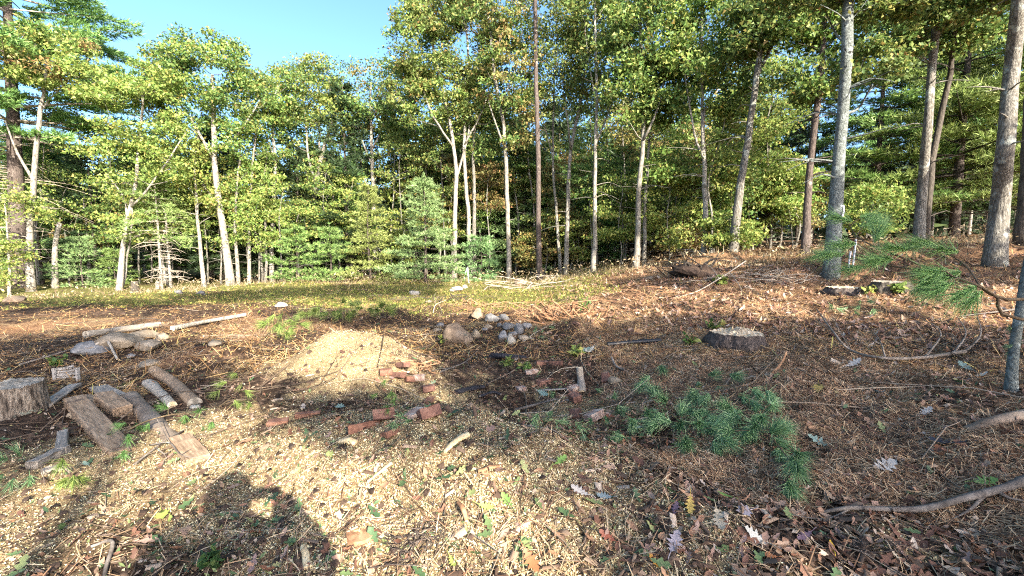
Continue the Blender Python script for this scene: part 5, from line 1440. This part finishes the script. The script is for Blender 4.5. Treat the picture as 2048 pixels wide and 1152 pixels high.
branch('lichen spotted dark branch forking at the bottom right', [(2075, 985, .09), (2000, 1003, .07), (1930, 1018, .06), (1850, 1032, .04), (1790, 1030, .03), (1700, 1026, .02), (1640, 1030, .01)],
       [[(1990, 1006, .07), (2020, 1015, .05), (2070, 1022, .05)], [(1960, 1010, .06), (1940, 1030, .03), (1900, 1048, .01)], [(1700, 1026, .02), (1670, 1040, .02), (1640, 1044, .01), (1575, 1036, .02)]], .026, 'branch_lichen')
branch('thin dark branch end at the right edge above the slope', [(2060, 628, .1), (2000, 634, .08), (1920, 640, .05)], [[(2000, 634, .08), (1970, 628, .12), (1955, 620, .15)]], .018, 'branch_lichen')
branch('bleached fallen branch in front of the uprooted stump', [(1490, 552, .35), (1440, 575, .2), (1390, 592, .08), (1340, 600, .03)], [[(1440, 575, .2), (1420, 560, .3), (1400, 552, .35)], [(1470, 562, .3), (1480, 585, .12), (1482, 598, .02)]], .017, 'dead_wood')
branch('wiry twig with forks on the sunlit soil left of the rock pile', [(866, 628, .02), (872, 618, .1), (892, 612, .14)], [[(872, 618, .1), (868, 608, .2), (874, 600, .24)], [(880, 615, .12), (884, 626, .03), (878, 632, .01)]], .012, 'dead_wood')
branch('thin dark twig curving over the leaves left of the shadow', [(300, 895, .02), (340, 905, .07), (365, 925, .05), (420, 925, .02)], [[(340, 905, .07), (322, 880, .12), (312, 868, .15)], [(365, 925, .05), (400, 900, .04), (430, 880, .05)]], .006, 'branch_lichen')
branch('long thin stem trailing through the chips at the lower left', [(270, 935, .02), (310, 905, .03), (345, 880, .03), (385, 862, .04)], [[(310, 905, .03), (330, 915, .02), (350, 902, .02)]], .007, 'branch_lichen')
branch('bare twigs on the shaded soil in front of the boulder', [(880, 748, .02), (930, 730, .04), (955, 708, .05)], [[(930, 730, .04), (940, 738, .03), (952, 736, .02)], [(900, 742, .03), (870, 745, .03), (840, 760, .02)]], .012, 'branch_lichen')

# ---- roots
def root_tangle(px, py, wpx, hpx, n, label, mt='root', rr=(.008, .022)):
    p = at(px, py); s = p.y / F_PX; W, Hh = wpx * s, hpx * s
    root = empty('root_tangle', p, label, 'roots'); root['_o'] = list(p)
    for i in range(n):
        a = p + Vector((RNG.normal() * W * .22, RNG.normal() * W * .15, 0)); a.z = gz(a.x, a.y) - .02
        b = a + Vector((RNG.normal() * W * .35, RNG.normal() * W * .25, Hh * RNG.uniform(.2, 1.0)))
        c = b + Vector((RNG.normal() * W * .3, RNG.normal() * W * .2, -Hh * RNG.uniform(-.2, .7)))
        d = c + Vector((RNG.normal() * W * .15, RNG.normal() * W * .12, -Hh * RNG.uniform(0, .4)))
        q = catmull([a, b, c, d], 12); q[:, 2] = np.maximum(q[:, 2], H(q[:, 0], q[:, 1]) + .005)
        mb = MB(); mb.add(*tube(q, np.linspace(RNG.uniform(*rr), rr[0] * .5, 12), 5, wob=.1)); mb.build('root', M[mt], root, smooth=True)
    return root
root_tangle(1130, 640, 120, 44, 38, 'tangle of orange brown torn roots on the soil ridge behind the rock pile')
root_tangle(950, 612, 90, 18, 14, 'torn roots on the sunlit ridge left of the big root tangle')
root_tangle(845, 735, 60, 16, 12, 'reddish root fibres at the right end of the chip mound')
root_tangle(822, 1096, 120, 40, 60, 'dark clump of brown root fibres in the sunlit chips at the bottom', 'bark_pine', (.0015, .004))
for a in [(1925, 700, 130, 50, 26, 'dark twiggy brush heap at the butt of the long grey branch', 'bark_dark', (.003, .008)), (1640, 712, 90, 30, 16, 'low dark brush left of the long grey branch', 'bark_dark', (.002, .006)),
          (70, 700, 130, 26, 20, 'dark tangled twigs behind the big left stump', 'bark_dark', (.003, .008)), (250, 662, 120, 18, 14, 'dark roots along the long grey log', 'bark_dark', (.004, .009)),
          (900, 600, 110, 16, 16, 'dark churned roots on the ridge in the middle', 'bark_dark', (.005, .012)), (1300, 600, 160, 18, 20, 'thin roots and stalks on the sunlit needle strip', 'root', (.004, .010)),
          (1560, 560, 150, 24, 22, 'dry stalks on the shaded bank before the purplish pine', 'dead_wood', (.004, .010)), (1480, 790, 100, 24, 14, 'brown root fibres behind the fresh pine bough', 'bark_pine', (.002, .005)),
          (1830, 870, 120, 24, 18, 'matted dark stalks on the needle slope at right', 'bark_pine', (.0015, .004)), (1690, 1090, 140, 30, 20, 'matted stalks at the bottom right', 'bark_pine', (.0015, .0035)),
          (1010, 760, 120, 22, 18, 'fine dark twigs in the shaded hollow', 'bark_dark', (.002, .005))]:
    root_tangle(*a)
root_tangle(1060, 575, 110, 22, 16, 'dry bleached brush pile at the foot of the tall slim pale trunk', 'dead_wood')
p = at(1402, 556); sc_ = p.y / F_PX
ur = rock_mesh('uprooted_stump', p + Vector((0, .4, 9 * sc_)), (84 * sc_, .8, 36 * sc_), 4, M['clod'], cuts=3, rough=.45)
tag(ur, 'dark uprooted stump with soil on the bank at the right', 'stump')
for i in range(14):
    a = RNG.random() * 6.283; q0 = Vector((math.cos(a) * 36 * sc_, math.sin(a) * .3, RNG.uniform(-.1, .3)))
    q = catmull([q0 * .6, q0 * 1.1, q0 * 1.4 + Vector((0, 0, RNG.uniform(-.2, .25)))], 7)
    mb = MB(); mb.add(*tube(q, np.linspace(.03, .006, 7), 5)); o = mb.build('root', M['bark_dark'], None, smooth=True); o.parent = ur
root_tangle(1392, 548, 110, 34, 14, 'thin dark roots sticking out round the uprooted stump', 'bark_dark')

# ---- stakes and ribbon
rt = empty('survey_stake', G(1705, 536), 'pair of thin white stakes in front of the ribbon tree', 'stake')
p = G(1705, 536)
for dx, h0, w_ in ((0, .62, .035), (-.14, .36, .03)):
    box_between('stake', p + Vector((dx, dx * .5, -.06)), p + Vector((dx + .06 * h0, dx * .5, h0)), w_, .02, M['white_paint'], parent=rt, seg=2, bev=.003)
rt = empty('survey_stake', G(938, 566), 'slim white stake leaning at the wood edge near the grey trunk pair', 'stake')
p = G(938, 566)
box_between('stake', p + Vector((.0, 0, -.05)), p + Vector((-.06, 0, .68)), .045, .03, M['white_paint'], parent=rt, seg=2, bev=.003)
box_between('broken_splint', p + Vector((-.06, 0, .66)), p + Vector((-.16, 0, .42)), .03, .02, M['white_paint'], parent=rt, seg=2, bev=.003)
tb = pt(1671, 411, 9.6)
for o in SC.objects:
    if o.get('label', '').startswith('thick lichen covered'):
        tk = [c for c in o.children if c.name.startswith('trunk')][0]
        tv = np.array([v.co for v in tk.data.vertices]) + np.array(o.location)
        sel = tv[np.abs(tv[:, 2] - tb.z) < .3]
        tb = Vector((sel[:, 0].mean(), sel[:, 1].mean(), tb.z)); trunk_rad = np.hypot(sel[:, 0] - tb.x, sel[:, 1] - tb.y).max()
rt = empty('ribbon', tb, 'white marking ribbon tied round the lichen covered trunk', 'ribbon'); rt['_o'] = list(tb)
rr = trunk_rad * .99
th = np.linspace(0, 2 * np.pi, 30)
ring = np.stack([tb.x + rr * 1.03 * np.cos(th), tb.y + rr * 1.03 * np.sin(th), np.full(30, tb.z) + .01 * np.sin(th)], 1)
V = np.vstack([ring + [0, 0, -.014], ring + [0, 0, .014]]); i = np.arange(29)
mb = MB(); mb.add(V, np.stack([i, i + 1, i + 31, i + 30], 1)); mb.build('loop', M['white_paint'], rt)
e = Vector((tb.x + rr * .55, tb.y - rr * .95, tb.z))
q = np.array([e, e + Vector((.0, -.02, -.12)), e + Vector((-.03, -.02, -.25)), e + Vector((-.06, -.01, -.36))])
V = np.vstack([q + [-.016, 0, 0], q + [.016, 0, 0]]); i = np.arange(3)
mb = MB(); mb.add(V, np.stack([i, i + 1, i + 5, i + 4], 1)); mb.build('tail', M['white_paint'], rt)

# ---- fresh green pine boughs
M['needle_fresh'] = leafy('fresh_white_pine_needles', [(0, (.06, .13, .06)), (.5, (.18, .32, .14)), (.85, (.31, .46, .22)), (1, (.45, .54, .33))], .3, .45, .4)
M['needle_near'] = leafy('bright_hanging_pine_needles', [(0, (.08, .18, .05)), (.5, (.19, .36, .10)), (1, (.34, .50, .19))], .3, .45, .4)
M['needle_lime'] = leafy('lime_pine_needles', [(0, (.08, .13, .03)), (.5, (.19, .26, .06)), (1, (.33, .38, .12))], .25, .5, .3)  # yellow-green needle colour, each needle with its own tone
M['bough_stem'] = surf('bough_stem', [(.3, (.05, .035, .02)), (.6, (.14, .10, .06)), (.75, (.2, .16, .1))], 20, 4)
def pine_bough(label, tips, stems, nk=220, nl=.13, nw=.0046, lift=(.05, .16), mt='needle_fresh', down=(0, -.5, -.55), name='pine_bough', pts=None, spread=.62):
    sp = [[G(x, y, dz) for (x, y, dz) in s] for s in stems]
    org = sp[0][0]
    root = empty(name, org, label, 'pine bough'); root['_o'] = list(org)
    allp = []
    for s in sp:
        q = catmull(s, 8 * len(s)); allp.append(q)
        mb = MB(); mb.add(*tube(q, np.linspace(.0075, .004, len(q)), 5)); mb.build('stem', M['bough_stem'], root, smooth=True)
    A = np.vstack(allp)
    C, D = [], []
    tw = MB()
    for (x, y) in tips:
        p = np.array(G(x, y, RNG.uniform(*lift)))
        j = int(np.argmin(np.linalg.norm(A - p, axis=1)))
        d = unit(unit(p - A[j]) * .7 + np.array(down) + RNG.normal(size=3) * .3)
        tw.add(*tube(catmull([A[j], (A[j] + p) / 2 + [0, 0, .02], p], 6), np.linspace(.0035, .0022, 6), 4, cap=False))
        for u in (0, .018, .036): C.append(p + d * u); D.append(d)
    if tw.V: tw.build('twigs', M['bough_stem'], root)['kind'] = 'stuff'
    mb = MB(); mb.add(*needle_tufts(np.array(C), np.array(D), nk // 3, nl, nw, spread)); mb.build('needles', M[mt], root)
    return root
tipsA = [(1318, 752), (1300, 775), (1235, 832), (1285, 790), (1395, 775), (1435, 783), (1478, 800), (1380, 830), (1418, 822), (1402, 852), (1452, 832), (1500, 822), (1540, 832), (1332, 838), (1292, 856), (1262, 872), (1342, 872),
         (1398, 882), (1372, 908), (1452, 872), (1428, 892), (1482, 882), (1522, 872), (1545, 888), (1560, 930), (1582, 962), (1538, 912), (1502, 852), (1465, 852), (1310, 815), (1510, 890), (1575, 985), (1360, 855), (1440, 910), (1390, 805)]
tipsA = tipsA + [(x + RNG.uniform(-26, 26), y + RNG.uniform(-20, 20)) for (x, y) in tipsA[4:]]
pine_bough('large fresh cut green pine bough sprawled over the brown needles', tipsA,
           [[(1230, 850, .03), (1320, 835, .06), (1420, 835, .08), (1530, 860, .08)], [(1320, 835, .06), (1310, 790, .08), (1318, 750, .08)], [(1420, 835, .08), (1470, 800, .1), (1390, 770, .1)], [(1470, 850, .08), (1540, 900, .08), (1580, 950, .08)], [(1340, 838, .06), (1380, 880, .05), (1400, 900, .05)]])
pine_bough('small blue green pine sprig beside the brick stack', [(1110, 812), (1190, 790), (1105, 840), (1210, 850), (1225, 815)], [(( 1120, 805, .03), (1170, 800, .04), (1215, 820, .04))], 60, .08)
pine_bough('shaded little pine sprigs across the chips below the brick stack', [(1110, 868), (1150, 880), (1075, 880), (1180, 868), (1235, 880)], [((1080, 872, .02), (1150, 868, .03), (1230, 872, .03))], 50, .075)
pine_bough('sunlit yellow green pine sprigs right of the round logs', [(455, 790), (475, 768), (490, 800), (470, 818), (500, 815), (440, 800), (485, 780)], [((440, 820, .03), (470, 800, .06), (490, 770, .06))], 60, .11, mt='needle_lime')
pine_bough('drooping green pine sprigs over the lower end of the half buried log', [(255, 880), (275, 868), (300, 862), (340, 855), (372, 850), (405, 852), (260, 905), (425, 856), (250, 925)], [((250, 885, .08), (300, 866, .1), (360, 852, .1), (420, 848, .06))], 60, .09, mt='needle_green')
pine_bough('bright pine tuft on the left slope of the chips', [(140, 970), (150, 985), (130, 960), (155, 975)], [((160, 950, .04), (145, 965, .05), (135, 985, .03))], 70, .09, mt='needle_lime')
pine_bough('dark green pine clippings at the lower left edge', [(20, 955), (45, 945), (10, 980), (62, 968), (30, 985)], [((0, 960, .04), (30, 955, .06), (70, 960, .04))], 60, .09)
pine_bough('long lime green pine bough behind the chip mound', [(600 + 14 * i, 650 + 5 * math.sin(i * 1.3) - i * .6) for i in range(15)] + [(620 + 13 * i, 640 + 4 * math.sin(i * 2.1)) for i in range(13)], [((590, 658, .1), (660, 648, .16), (730, 642, .16), (800, 636, .1)), ((660, 648, .16), (690, 634, .18), (720, 630, .16))], 90, .19, .009, (.12, .34), 'needle_lime')
pine_bough('lime green pine bough left of the chip mound', [(540, 655), (555, 665), (570, 655), (548, 675), (580, 668), (560, 680), (535, 668), (590, 660), (572, 684), (550, 650), (565, 645), (585, 650), (600, 668), (528, 660)], [((530, 680, .05), (560, 665, .12), (590, 655, .12))], 90, .18, .008, (.08, .26), 'needle_lime')
pine_bough('green pine twigs in the middle of the chips left of the bricks', [(770, 785), (780, 800), (755, 800), (785, 826), (775, 832), (792, 820)], [((752, 775, .04), (768, 795, .05), (785, 815, .04))], 50, .075, mt='needle_green')
pine_bough('dark green pine clippings on the shaded ground at the back right', [(1660 + 12 * i, 622 + 6 * math.sin(i * 2)) for i in range(8)] + [(1690, 612), (1720, 610)], [((1650, 630, .04), (1700, 620, .08), (1760, 622, .06))], 50, .15, .006, (.03, .12))
pine_bough('green sprigs right of the rock pile', [(1072, 672), (1085, 665), (1098, 660), (1080, 678)], [((1065, 680, .03), (1085, 668, .07), (1100, 658, .07))], 50, .11, .005)
pine_bough('small dark green pine tuft on the crest of sunlit chips', [(800, 885), (815, 875), (790, 895), (825, 868)], [((785, 900, .02), (805, 885, .04), (828, 866, .04))], 45, .06)

# ---- young pine whose boughs hang into the picture from the right
def near_pine():
    b = Vector((3.0, 1.75, gz(3.0, 1.75)))
    root = empty('pine_sapling', b, 'young pine just right of the frame whose wispy green boughs hang in at the right', 'young pine'); root['_o'] = list(b)
    tm, bmb = MB(), MB()
    tm.add(*tube(catmull([b - Vector((0, 0, .1)), b + Vector((.03, .02, 1.2)), b + Vector((.0, .05, 2.6))], 12), np.linspace(.04, .012, 12), 8, wob=.06))
    C, D = [], []
    def bough(pth, tips, r=.008, nt=8):
        q = catmull([Vector(p) for p in pth], 16)
        bmb.add(*tube(q, np.linspace(r, .0018, 16), 5, cap=False))
        for (t, off, dr) in tips:
            s = q[int(t * 15)]
            e = s + np.array(off)
            bmb.add(*tube(catmull([s, (s + e) / 2 + [0, 0, .01], e], 5), np.linspace(.003, .0015, 5), 4, cap=False))
            d = unit(np.array(dr, float))
            for u in (-.03, -.015, 0, .015, .03): C.append(e + d * u); D.append(d)
    bough([b + Vector((0, 0, 1.2)), pt(2060, 600, 1.74), pt(1960, 572, 1.74), pt(1870, 540, 1.81), pt(1790, 510, 1.89), pt(1720, 478, 2.03), pt(1700, 452, 2.17)],
          [(.45, (-.03, 0, .02), (-.9, 0, -.35)), (.5, (-.06, -.03, -.03), (-.9, -.1, -.5)), (.6, (-.03, .02, .05), (-.9, 0, .1)), (.68, (-.05, 0, -.02), (-.9, 0, -.2)), (.78, (.02, .04, .05), (.2, .1, .3)), (.86, (-.07, 0, -.01), (-.9, 0, -.1)), (.93, (.06, .03, .05), (.8, .1, .15)), (1, (-.02, 0, .03), (-.8, .1, .2)), (1, (.07, 0, .04), (.9, .1, -.05))])
    bough([b + Vector((0, 0, 1.05)), pt(2060, 640, 1.67), pt(1990, 590, 1.67), pt(1930, 560, 1.67), pt(1880, 548, 1.74)],
          [(.6, (-.02, 0, -.03), (-.8, -.1, -.6)), (.7, (-.04, -.02, -.02), (-.9, 0, -.45)), (.8, (-.05, 0, -.03), (-.9, 0, -.5)), (.9, (-.04, .02, .02), (-.9, 0, -.1)), (1, (-.02, 0, -.02), (-.9, 0, -.4))])
    bough([pt(1870, 540, 1.81), pt(1800, 535, 2.03), pt(1720, 520, 2.32), pt(1660, 510, 2.54)],
          [(.4, (-.03, 0, .03), (-.9, .2, 0)), (.6, (-.04, 0, -.03), (-.9, .2, -.2)), (.8, (-.05, 0, .02), (-.9, .2, 0)), (1, (-.02, 0, 0), (-.9, .2, -.15))], .004)
    bough([pt(1960, 572, 1.74), pt(1930, 530, 1.89), pt(1880, 500, 2.03), pt(1850, 490, 2.17)], [(.5, (-.02, 0, .03), (-.9, .1, .2)), (.8, (-.03, 0, .02), (-.9, .1, 0)), (1, (-.02, 0, 0), (-.9, .1, -.1))], .004)
    tm.build('trunk', M['bark_dark'], root, smooth=True); bmb.build('bough', M['bough_stem'], root)
    mb = MB(); mb.add(*needle_tufts(np.array(C), np.array(D), 40, .10, .0024, .6)); mb.build('needles', M['needle_near'], root)
near_pine()
b = at(2022, 780)
rt = empty('sapling_trunk', b, 'thin dark lichen flecked sapling trunk cut by the right edge', 'sapling'); rt['_o'] = list(b)
mb = MB(); Q, r = bark_tube(mb, [b - Vector((0, 0, .1)), Vector(pt(2030, 690, b.y)), Vector(pt(2046, 590, b.y)), Vector(pt(2075, 420, b.y)), Vector(pt(2110, 100, b.y))], .038, .03, 22, 10, wob=.16)
mb.build('trunk', M['bark_lichen'], rt, smooth=True)
C = Q[4:14] + rand_dirs(10) * .06
mb = MB(); mb.add(*needle_tufts(C, unit(rand_dirs(10) + [.3, -.3, 0]), 40, .09, .003)); mb.build('needles', M['needle_fresh'], rt)

# ---- leaves one can tell apart
LC = {'pale': (.46, .42, .38), 'lilac': (.40, .34, .36), 'cream': (.45, .38, .27), 'white': (.52, .50, .44), 'yellow': (.55, .37, .03), 'teal': (.22, .30, .25), 'green': (.20, .34, .08), 'blue grey': (.20, .25, .26),
      'orange': (.45, .22, .04), 'red': (.26, .09, .05), 'mustard': (.42, .30, .08), 'dark': (.05, .05, .065), 'lime': (.30, .35, .08), 'rust': (.30, .12, .05), 'purple': (.17, .11, .14)}
LMAT = {}
for n, c in LC.items():
    LMAT[n] = leafy(n.replace(' ', '_') + '_leaf', [(0, tuple(v * .92 for v in c)), (1, c)], .15, .5, .35)
TL = {'oak': leaf_template(OAK, .12, .5), 'oval': leaf_template(OVAL, .3, .5), 'maple': leaf_template(MAPLE, .1, .4)}
def big_leaf(px, py, wpx, kind, col, label, ang=None, tilt=.2):
    p = at(px, py); s = wpx * p.y / F_PX
    T, F = TL[kind]
    a = RNG.random() * 6.283 if ang is None else ang
    n = Vector(normals(np.array([p.x]), np.array([p.y]))[0]) + Vector((RNG.normal() * tilt, RNG.normal() * tilt - .18, 0)); n.normalize()
    u = Vector((math.cos(a), math.sin(a), 0)); u = (u - n * u.dot(n)).normalized(); w = n.cross(u)
    V = np.array([p + (u * t[0] + w * t[1] + n * (t[2] * RNG.uniform(.8, 1.2))) * s for t in T]) + np.array([0, 0, .016 + .04 * s])
    mb = MB(); mb.add(V, F); rt = empty('fallen_leaf', p, label, 'leaf', 'large fallen leaves'); rt['_o'] = list(p)
    mb.build('blade', LMAT[col], rt, smooth=True)
    st = MB(); e = Vector(V[0]); st.add(*tube(catmull([e, e - u * s * .15 + Vector((0, 0, .005)), e - u * s * .28], 5), np.linspace(.0022, .0014, 5), 4)); st.build('leaf_stalk', LMAT[col], rt)
for l in [(1765, 942, 66, 'oak', 'pale', 'big pale oak leaf on the brown needles above the lichen branch', .3), (1348, 1096, 62, 'oak', 'lilac', 'large lilac grey oak leaf near the bottom right of centre', 1.0),
          (1438, 1050, 60, 'oak', 'cream', 'broad cream coloured oak leaf near the bottom right'), (1512, 1086, 60, 'oak', 'white', 'white oak leaf lying at the bottom right, long and narrow', 2.6),
          (1662, 1102, 30, 'oval', 'yellow', 'small bright yellow leaf at the bottom right'), (1641, 893, 50, 'oak', 'teal', 'teal grey oak leaf beside the big pine bough'),
          (1966, 972, 58, 'oak', 'green', 'bright green oak leaf above the lichen branch', .1), (1210, 1001, 34, 'oak', 'blue grey', 'blue grey oak leaf on the chips'),
          (1488, 1030, 38, 'maple', 'lilac', 'small lilac leaf above the cream oak leaf'), (1312, 1136, 40, 'oak', 'orange', 'orange leaf at the very bottom'),
          (1212, 838, 40, 'oak', 'red', 'red brown oak leaf right of the brick stack'), (1636, 782, 26, 'maple', 'mustard', 'yellowish star shaped leaf on the needle bank'),
          (1706, 733, 36, 'oak', 'pale', 'pale oak leaf in front of the long grey branch'), (1932, 740, 36, 'oak', 'teal', 'pale green oak leaf at the end of the long grey branch'),
          (1895, 893, 62, 'oak', 'dark', 'large dark crumpled leaf at the right'), (1880, 912, 44, 'oak', 'rust', 'rust coloured leaf below the dark crumpled leaf'),
          (1160, 992, 44, 'oak', 'pale', 'pale curled oak leaf left of the blue grey one'), (1165, 706, 40, 'oak', 'teal', 'cluster leaf pale green behind the upright wood chunk', .4),
          (1180, 704, 36, 'oak', 'white', 'whitish green oak leaf beside the pale green one'), (1450, 1000, 36, 'oval', 'green', 'narrow green leaf right of the chips', 2.2),
          (1540, 1120, 30, 'oak', 'rust', 'rusty leaf bottom right below the white oak leaf'), (1270, 860, 30, 'oval', 'pale', 'pale leaf under the pine bough tips'),
          (1350, 1030, 36, 'oak', 'purple', 'dark purple leaf left of the cream oak leaf'), (1380, 1018, 44, 'oak', 'mustard', 'mustard leaf above the dark purple one'),
          (325, 1040, 34, 'maple', 'lime', 'lime yellow leaf left of the shadow of the person'), (342, 1045, 26, 'oval', 'lime', 'second lime leaf overlapping the first left of the shadow'),
          (1060, 1130, 60, 'oak', 'rust', 'large rusty leaf bottom centre'), (1215, 1082, 40, 'oak', 'red', 'dark red leaf at the bottom in the needles'), (1700, 1080, 30, 'oak', 'cream', 'tan leaf right of the bright yellow leaf'),
          (1610, 1080, 40, 'oak', 'purple', 'purple leaf left of the bright yellow leaf'), (1850, 830, 36, 'oak', 'pale', 'greyish oak leaf in the middle of the needle slope'), (1960, 756, 30, 'oak', 'white', 'white leaf by the sapling trunk at right'),
          (1760, 790, 34, 'oak', 'blue grey', 'blue grey oak leaf on the needle slope'), (1580, 880, 26, 'oak', 'rust', 'small rust leaf touching the pine bough'), (172, 935, 26, 'oak', 'teal', 'pale green leaf on the slope of chips at the left'),
          (680, 818, 26, 'maple', 'teal', 'small teal leaf left of the dark red brick'), (1085, 790, 30, 'oak', 'teal', 'teal leaf in front of the diagonal brick'), (1015, 1010, 40, 'oak', 'green', 'green leaf at the edge of the sunlit chips'),
          (1120, 930, 36, 'oak', 'green', 'dark green leaf at the shade line on the chips', .8), (970, 1020, 36, 'oak', 'lime', 'yellow green leaf in the sunlit chips at the bottom'), (905, 1130, 34, 'oak', 'lime', 'yellow green leaf bottom of the picture in the sun'),
          (1795, 1125, 46, 'oak', 'cream', 'tan oak leaf at the very bottom right'), (1950, 1100, 44, 'oak', 'rust', 'rust brown leaf at the bottom right corner')]:
    big_leaf(*l[:6], ang=l[6] if len(l) > 6 else None)

# ---- small leafy plants
def sprig(px, py, n, hpx, label, col='leaf_light', L=.06):
    p = at(px, py); s = p.y / F_PX; hh = hpx * s
    root = empty('leafy_sprig', p, label, 'plant'); root['_o'] = list(p)
    st = MB(); C = []
    for i in range(n):
        a = RNG.random() * 6.283; e = np.array(p) + [math.cos(a) * hh * .5, math.sin(a) * hh * .5, hh * RNG.uniform(.5, 1)]
        q = catmull([np.array(p) - [0, 0, .01], (np.array(p) + e) / 2 + RNG.normal(size=3) * .02 * hh, e], 6)
        st.add(*tube(q, np.linspace(.003, .0015, 6), 4, cap=False))
        for u in (2, 3, 4, 5): C += [q[u] + RNG.normal(size=3) * .25 * L for _ in range(2)]
    st.build('stem', M['bough_stem'], root); mb = MB(); mb.add(*leaf_cards(np.array(C), L, .7, 1.0)); mb.build('leaves', M[col], root)
for a in [(893, 690, 7, 24, 'leafy vine at the left foot of the brown boulder', 'leaf_light', .07), (905, 688, 6, 26, 'leafy vine climbing the front of the brown boulder', 'leaf_light', .06), (930, 690, 5, 22, 'green leaves at the right foot of the brown boulder', 'leaf_mid', .07),
          (1152, 710, 6, 12, 'pale green leafy weed behind the upright wood chunk', 'leaf_light', .1), (1380, 690, 6, 16, 'green weed left of the fresh dark stump', 'leaf_mid', .08), (1430, 662, 6, 20, 'green weed behind the fresh dark stump', 'leaf_mid', .08),
          (1740, 590, 8, 14, 'bright green weed in front of the low pale stump', 'leaf_light', .09), (1790, 590, 9, 22, 'sunlit weed between the two low stumps', 'leaf_light', .09), (1165, 625, 7, 34, 'dark green bush on the end of the root tangle', 'leaf_mid', .08),
          (1010, 735, 8, 18, 'green weed in front of the charred wood', 'leaf_mid', .06), (1050, 740, 6, 14, 'small green weed by the flat brick', 'leaf_mid', .06), (1440, 568, 8, 16, 'sunlit weed on the bank by the bleached branch', 'leaf_light', .1),
          (425, 1135, 16, 26, 'dark green leafy sprig inside the shadow of the person', 'leaf_dark', .035), (120, 735, 8, 24, 'green weed behind the big left stump', 'leaf_mid', .06), (1850, 560, 8, 22, 'green weed under the hanging pine bough', 'leaf_mid', .1)]:
    sprig(*a)
print('TRIS', sum(sum(len(p.vertices) - 2 for p in m.polygons) for m in bpy.data.meshes))
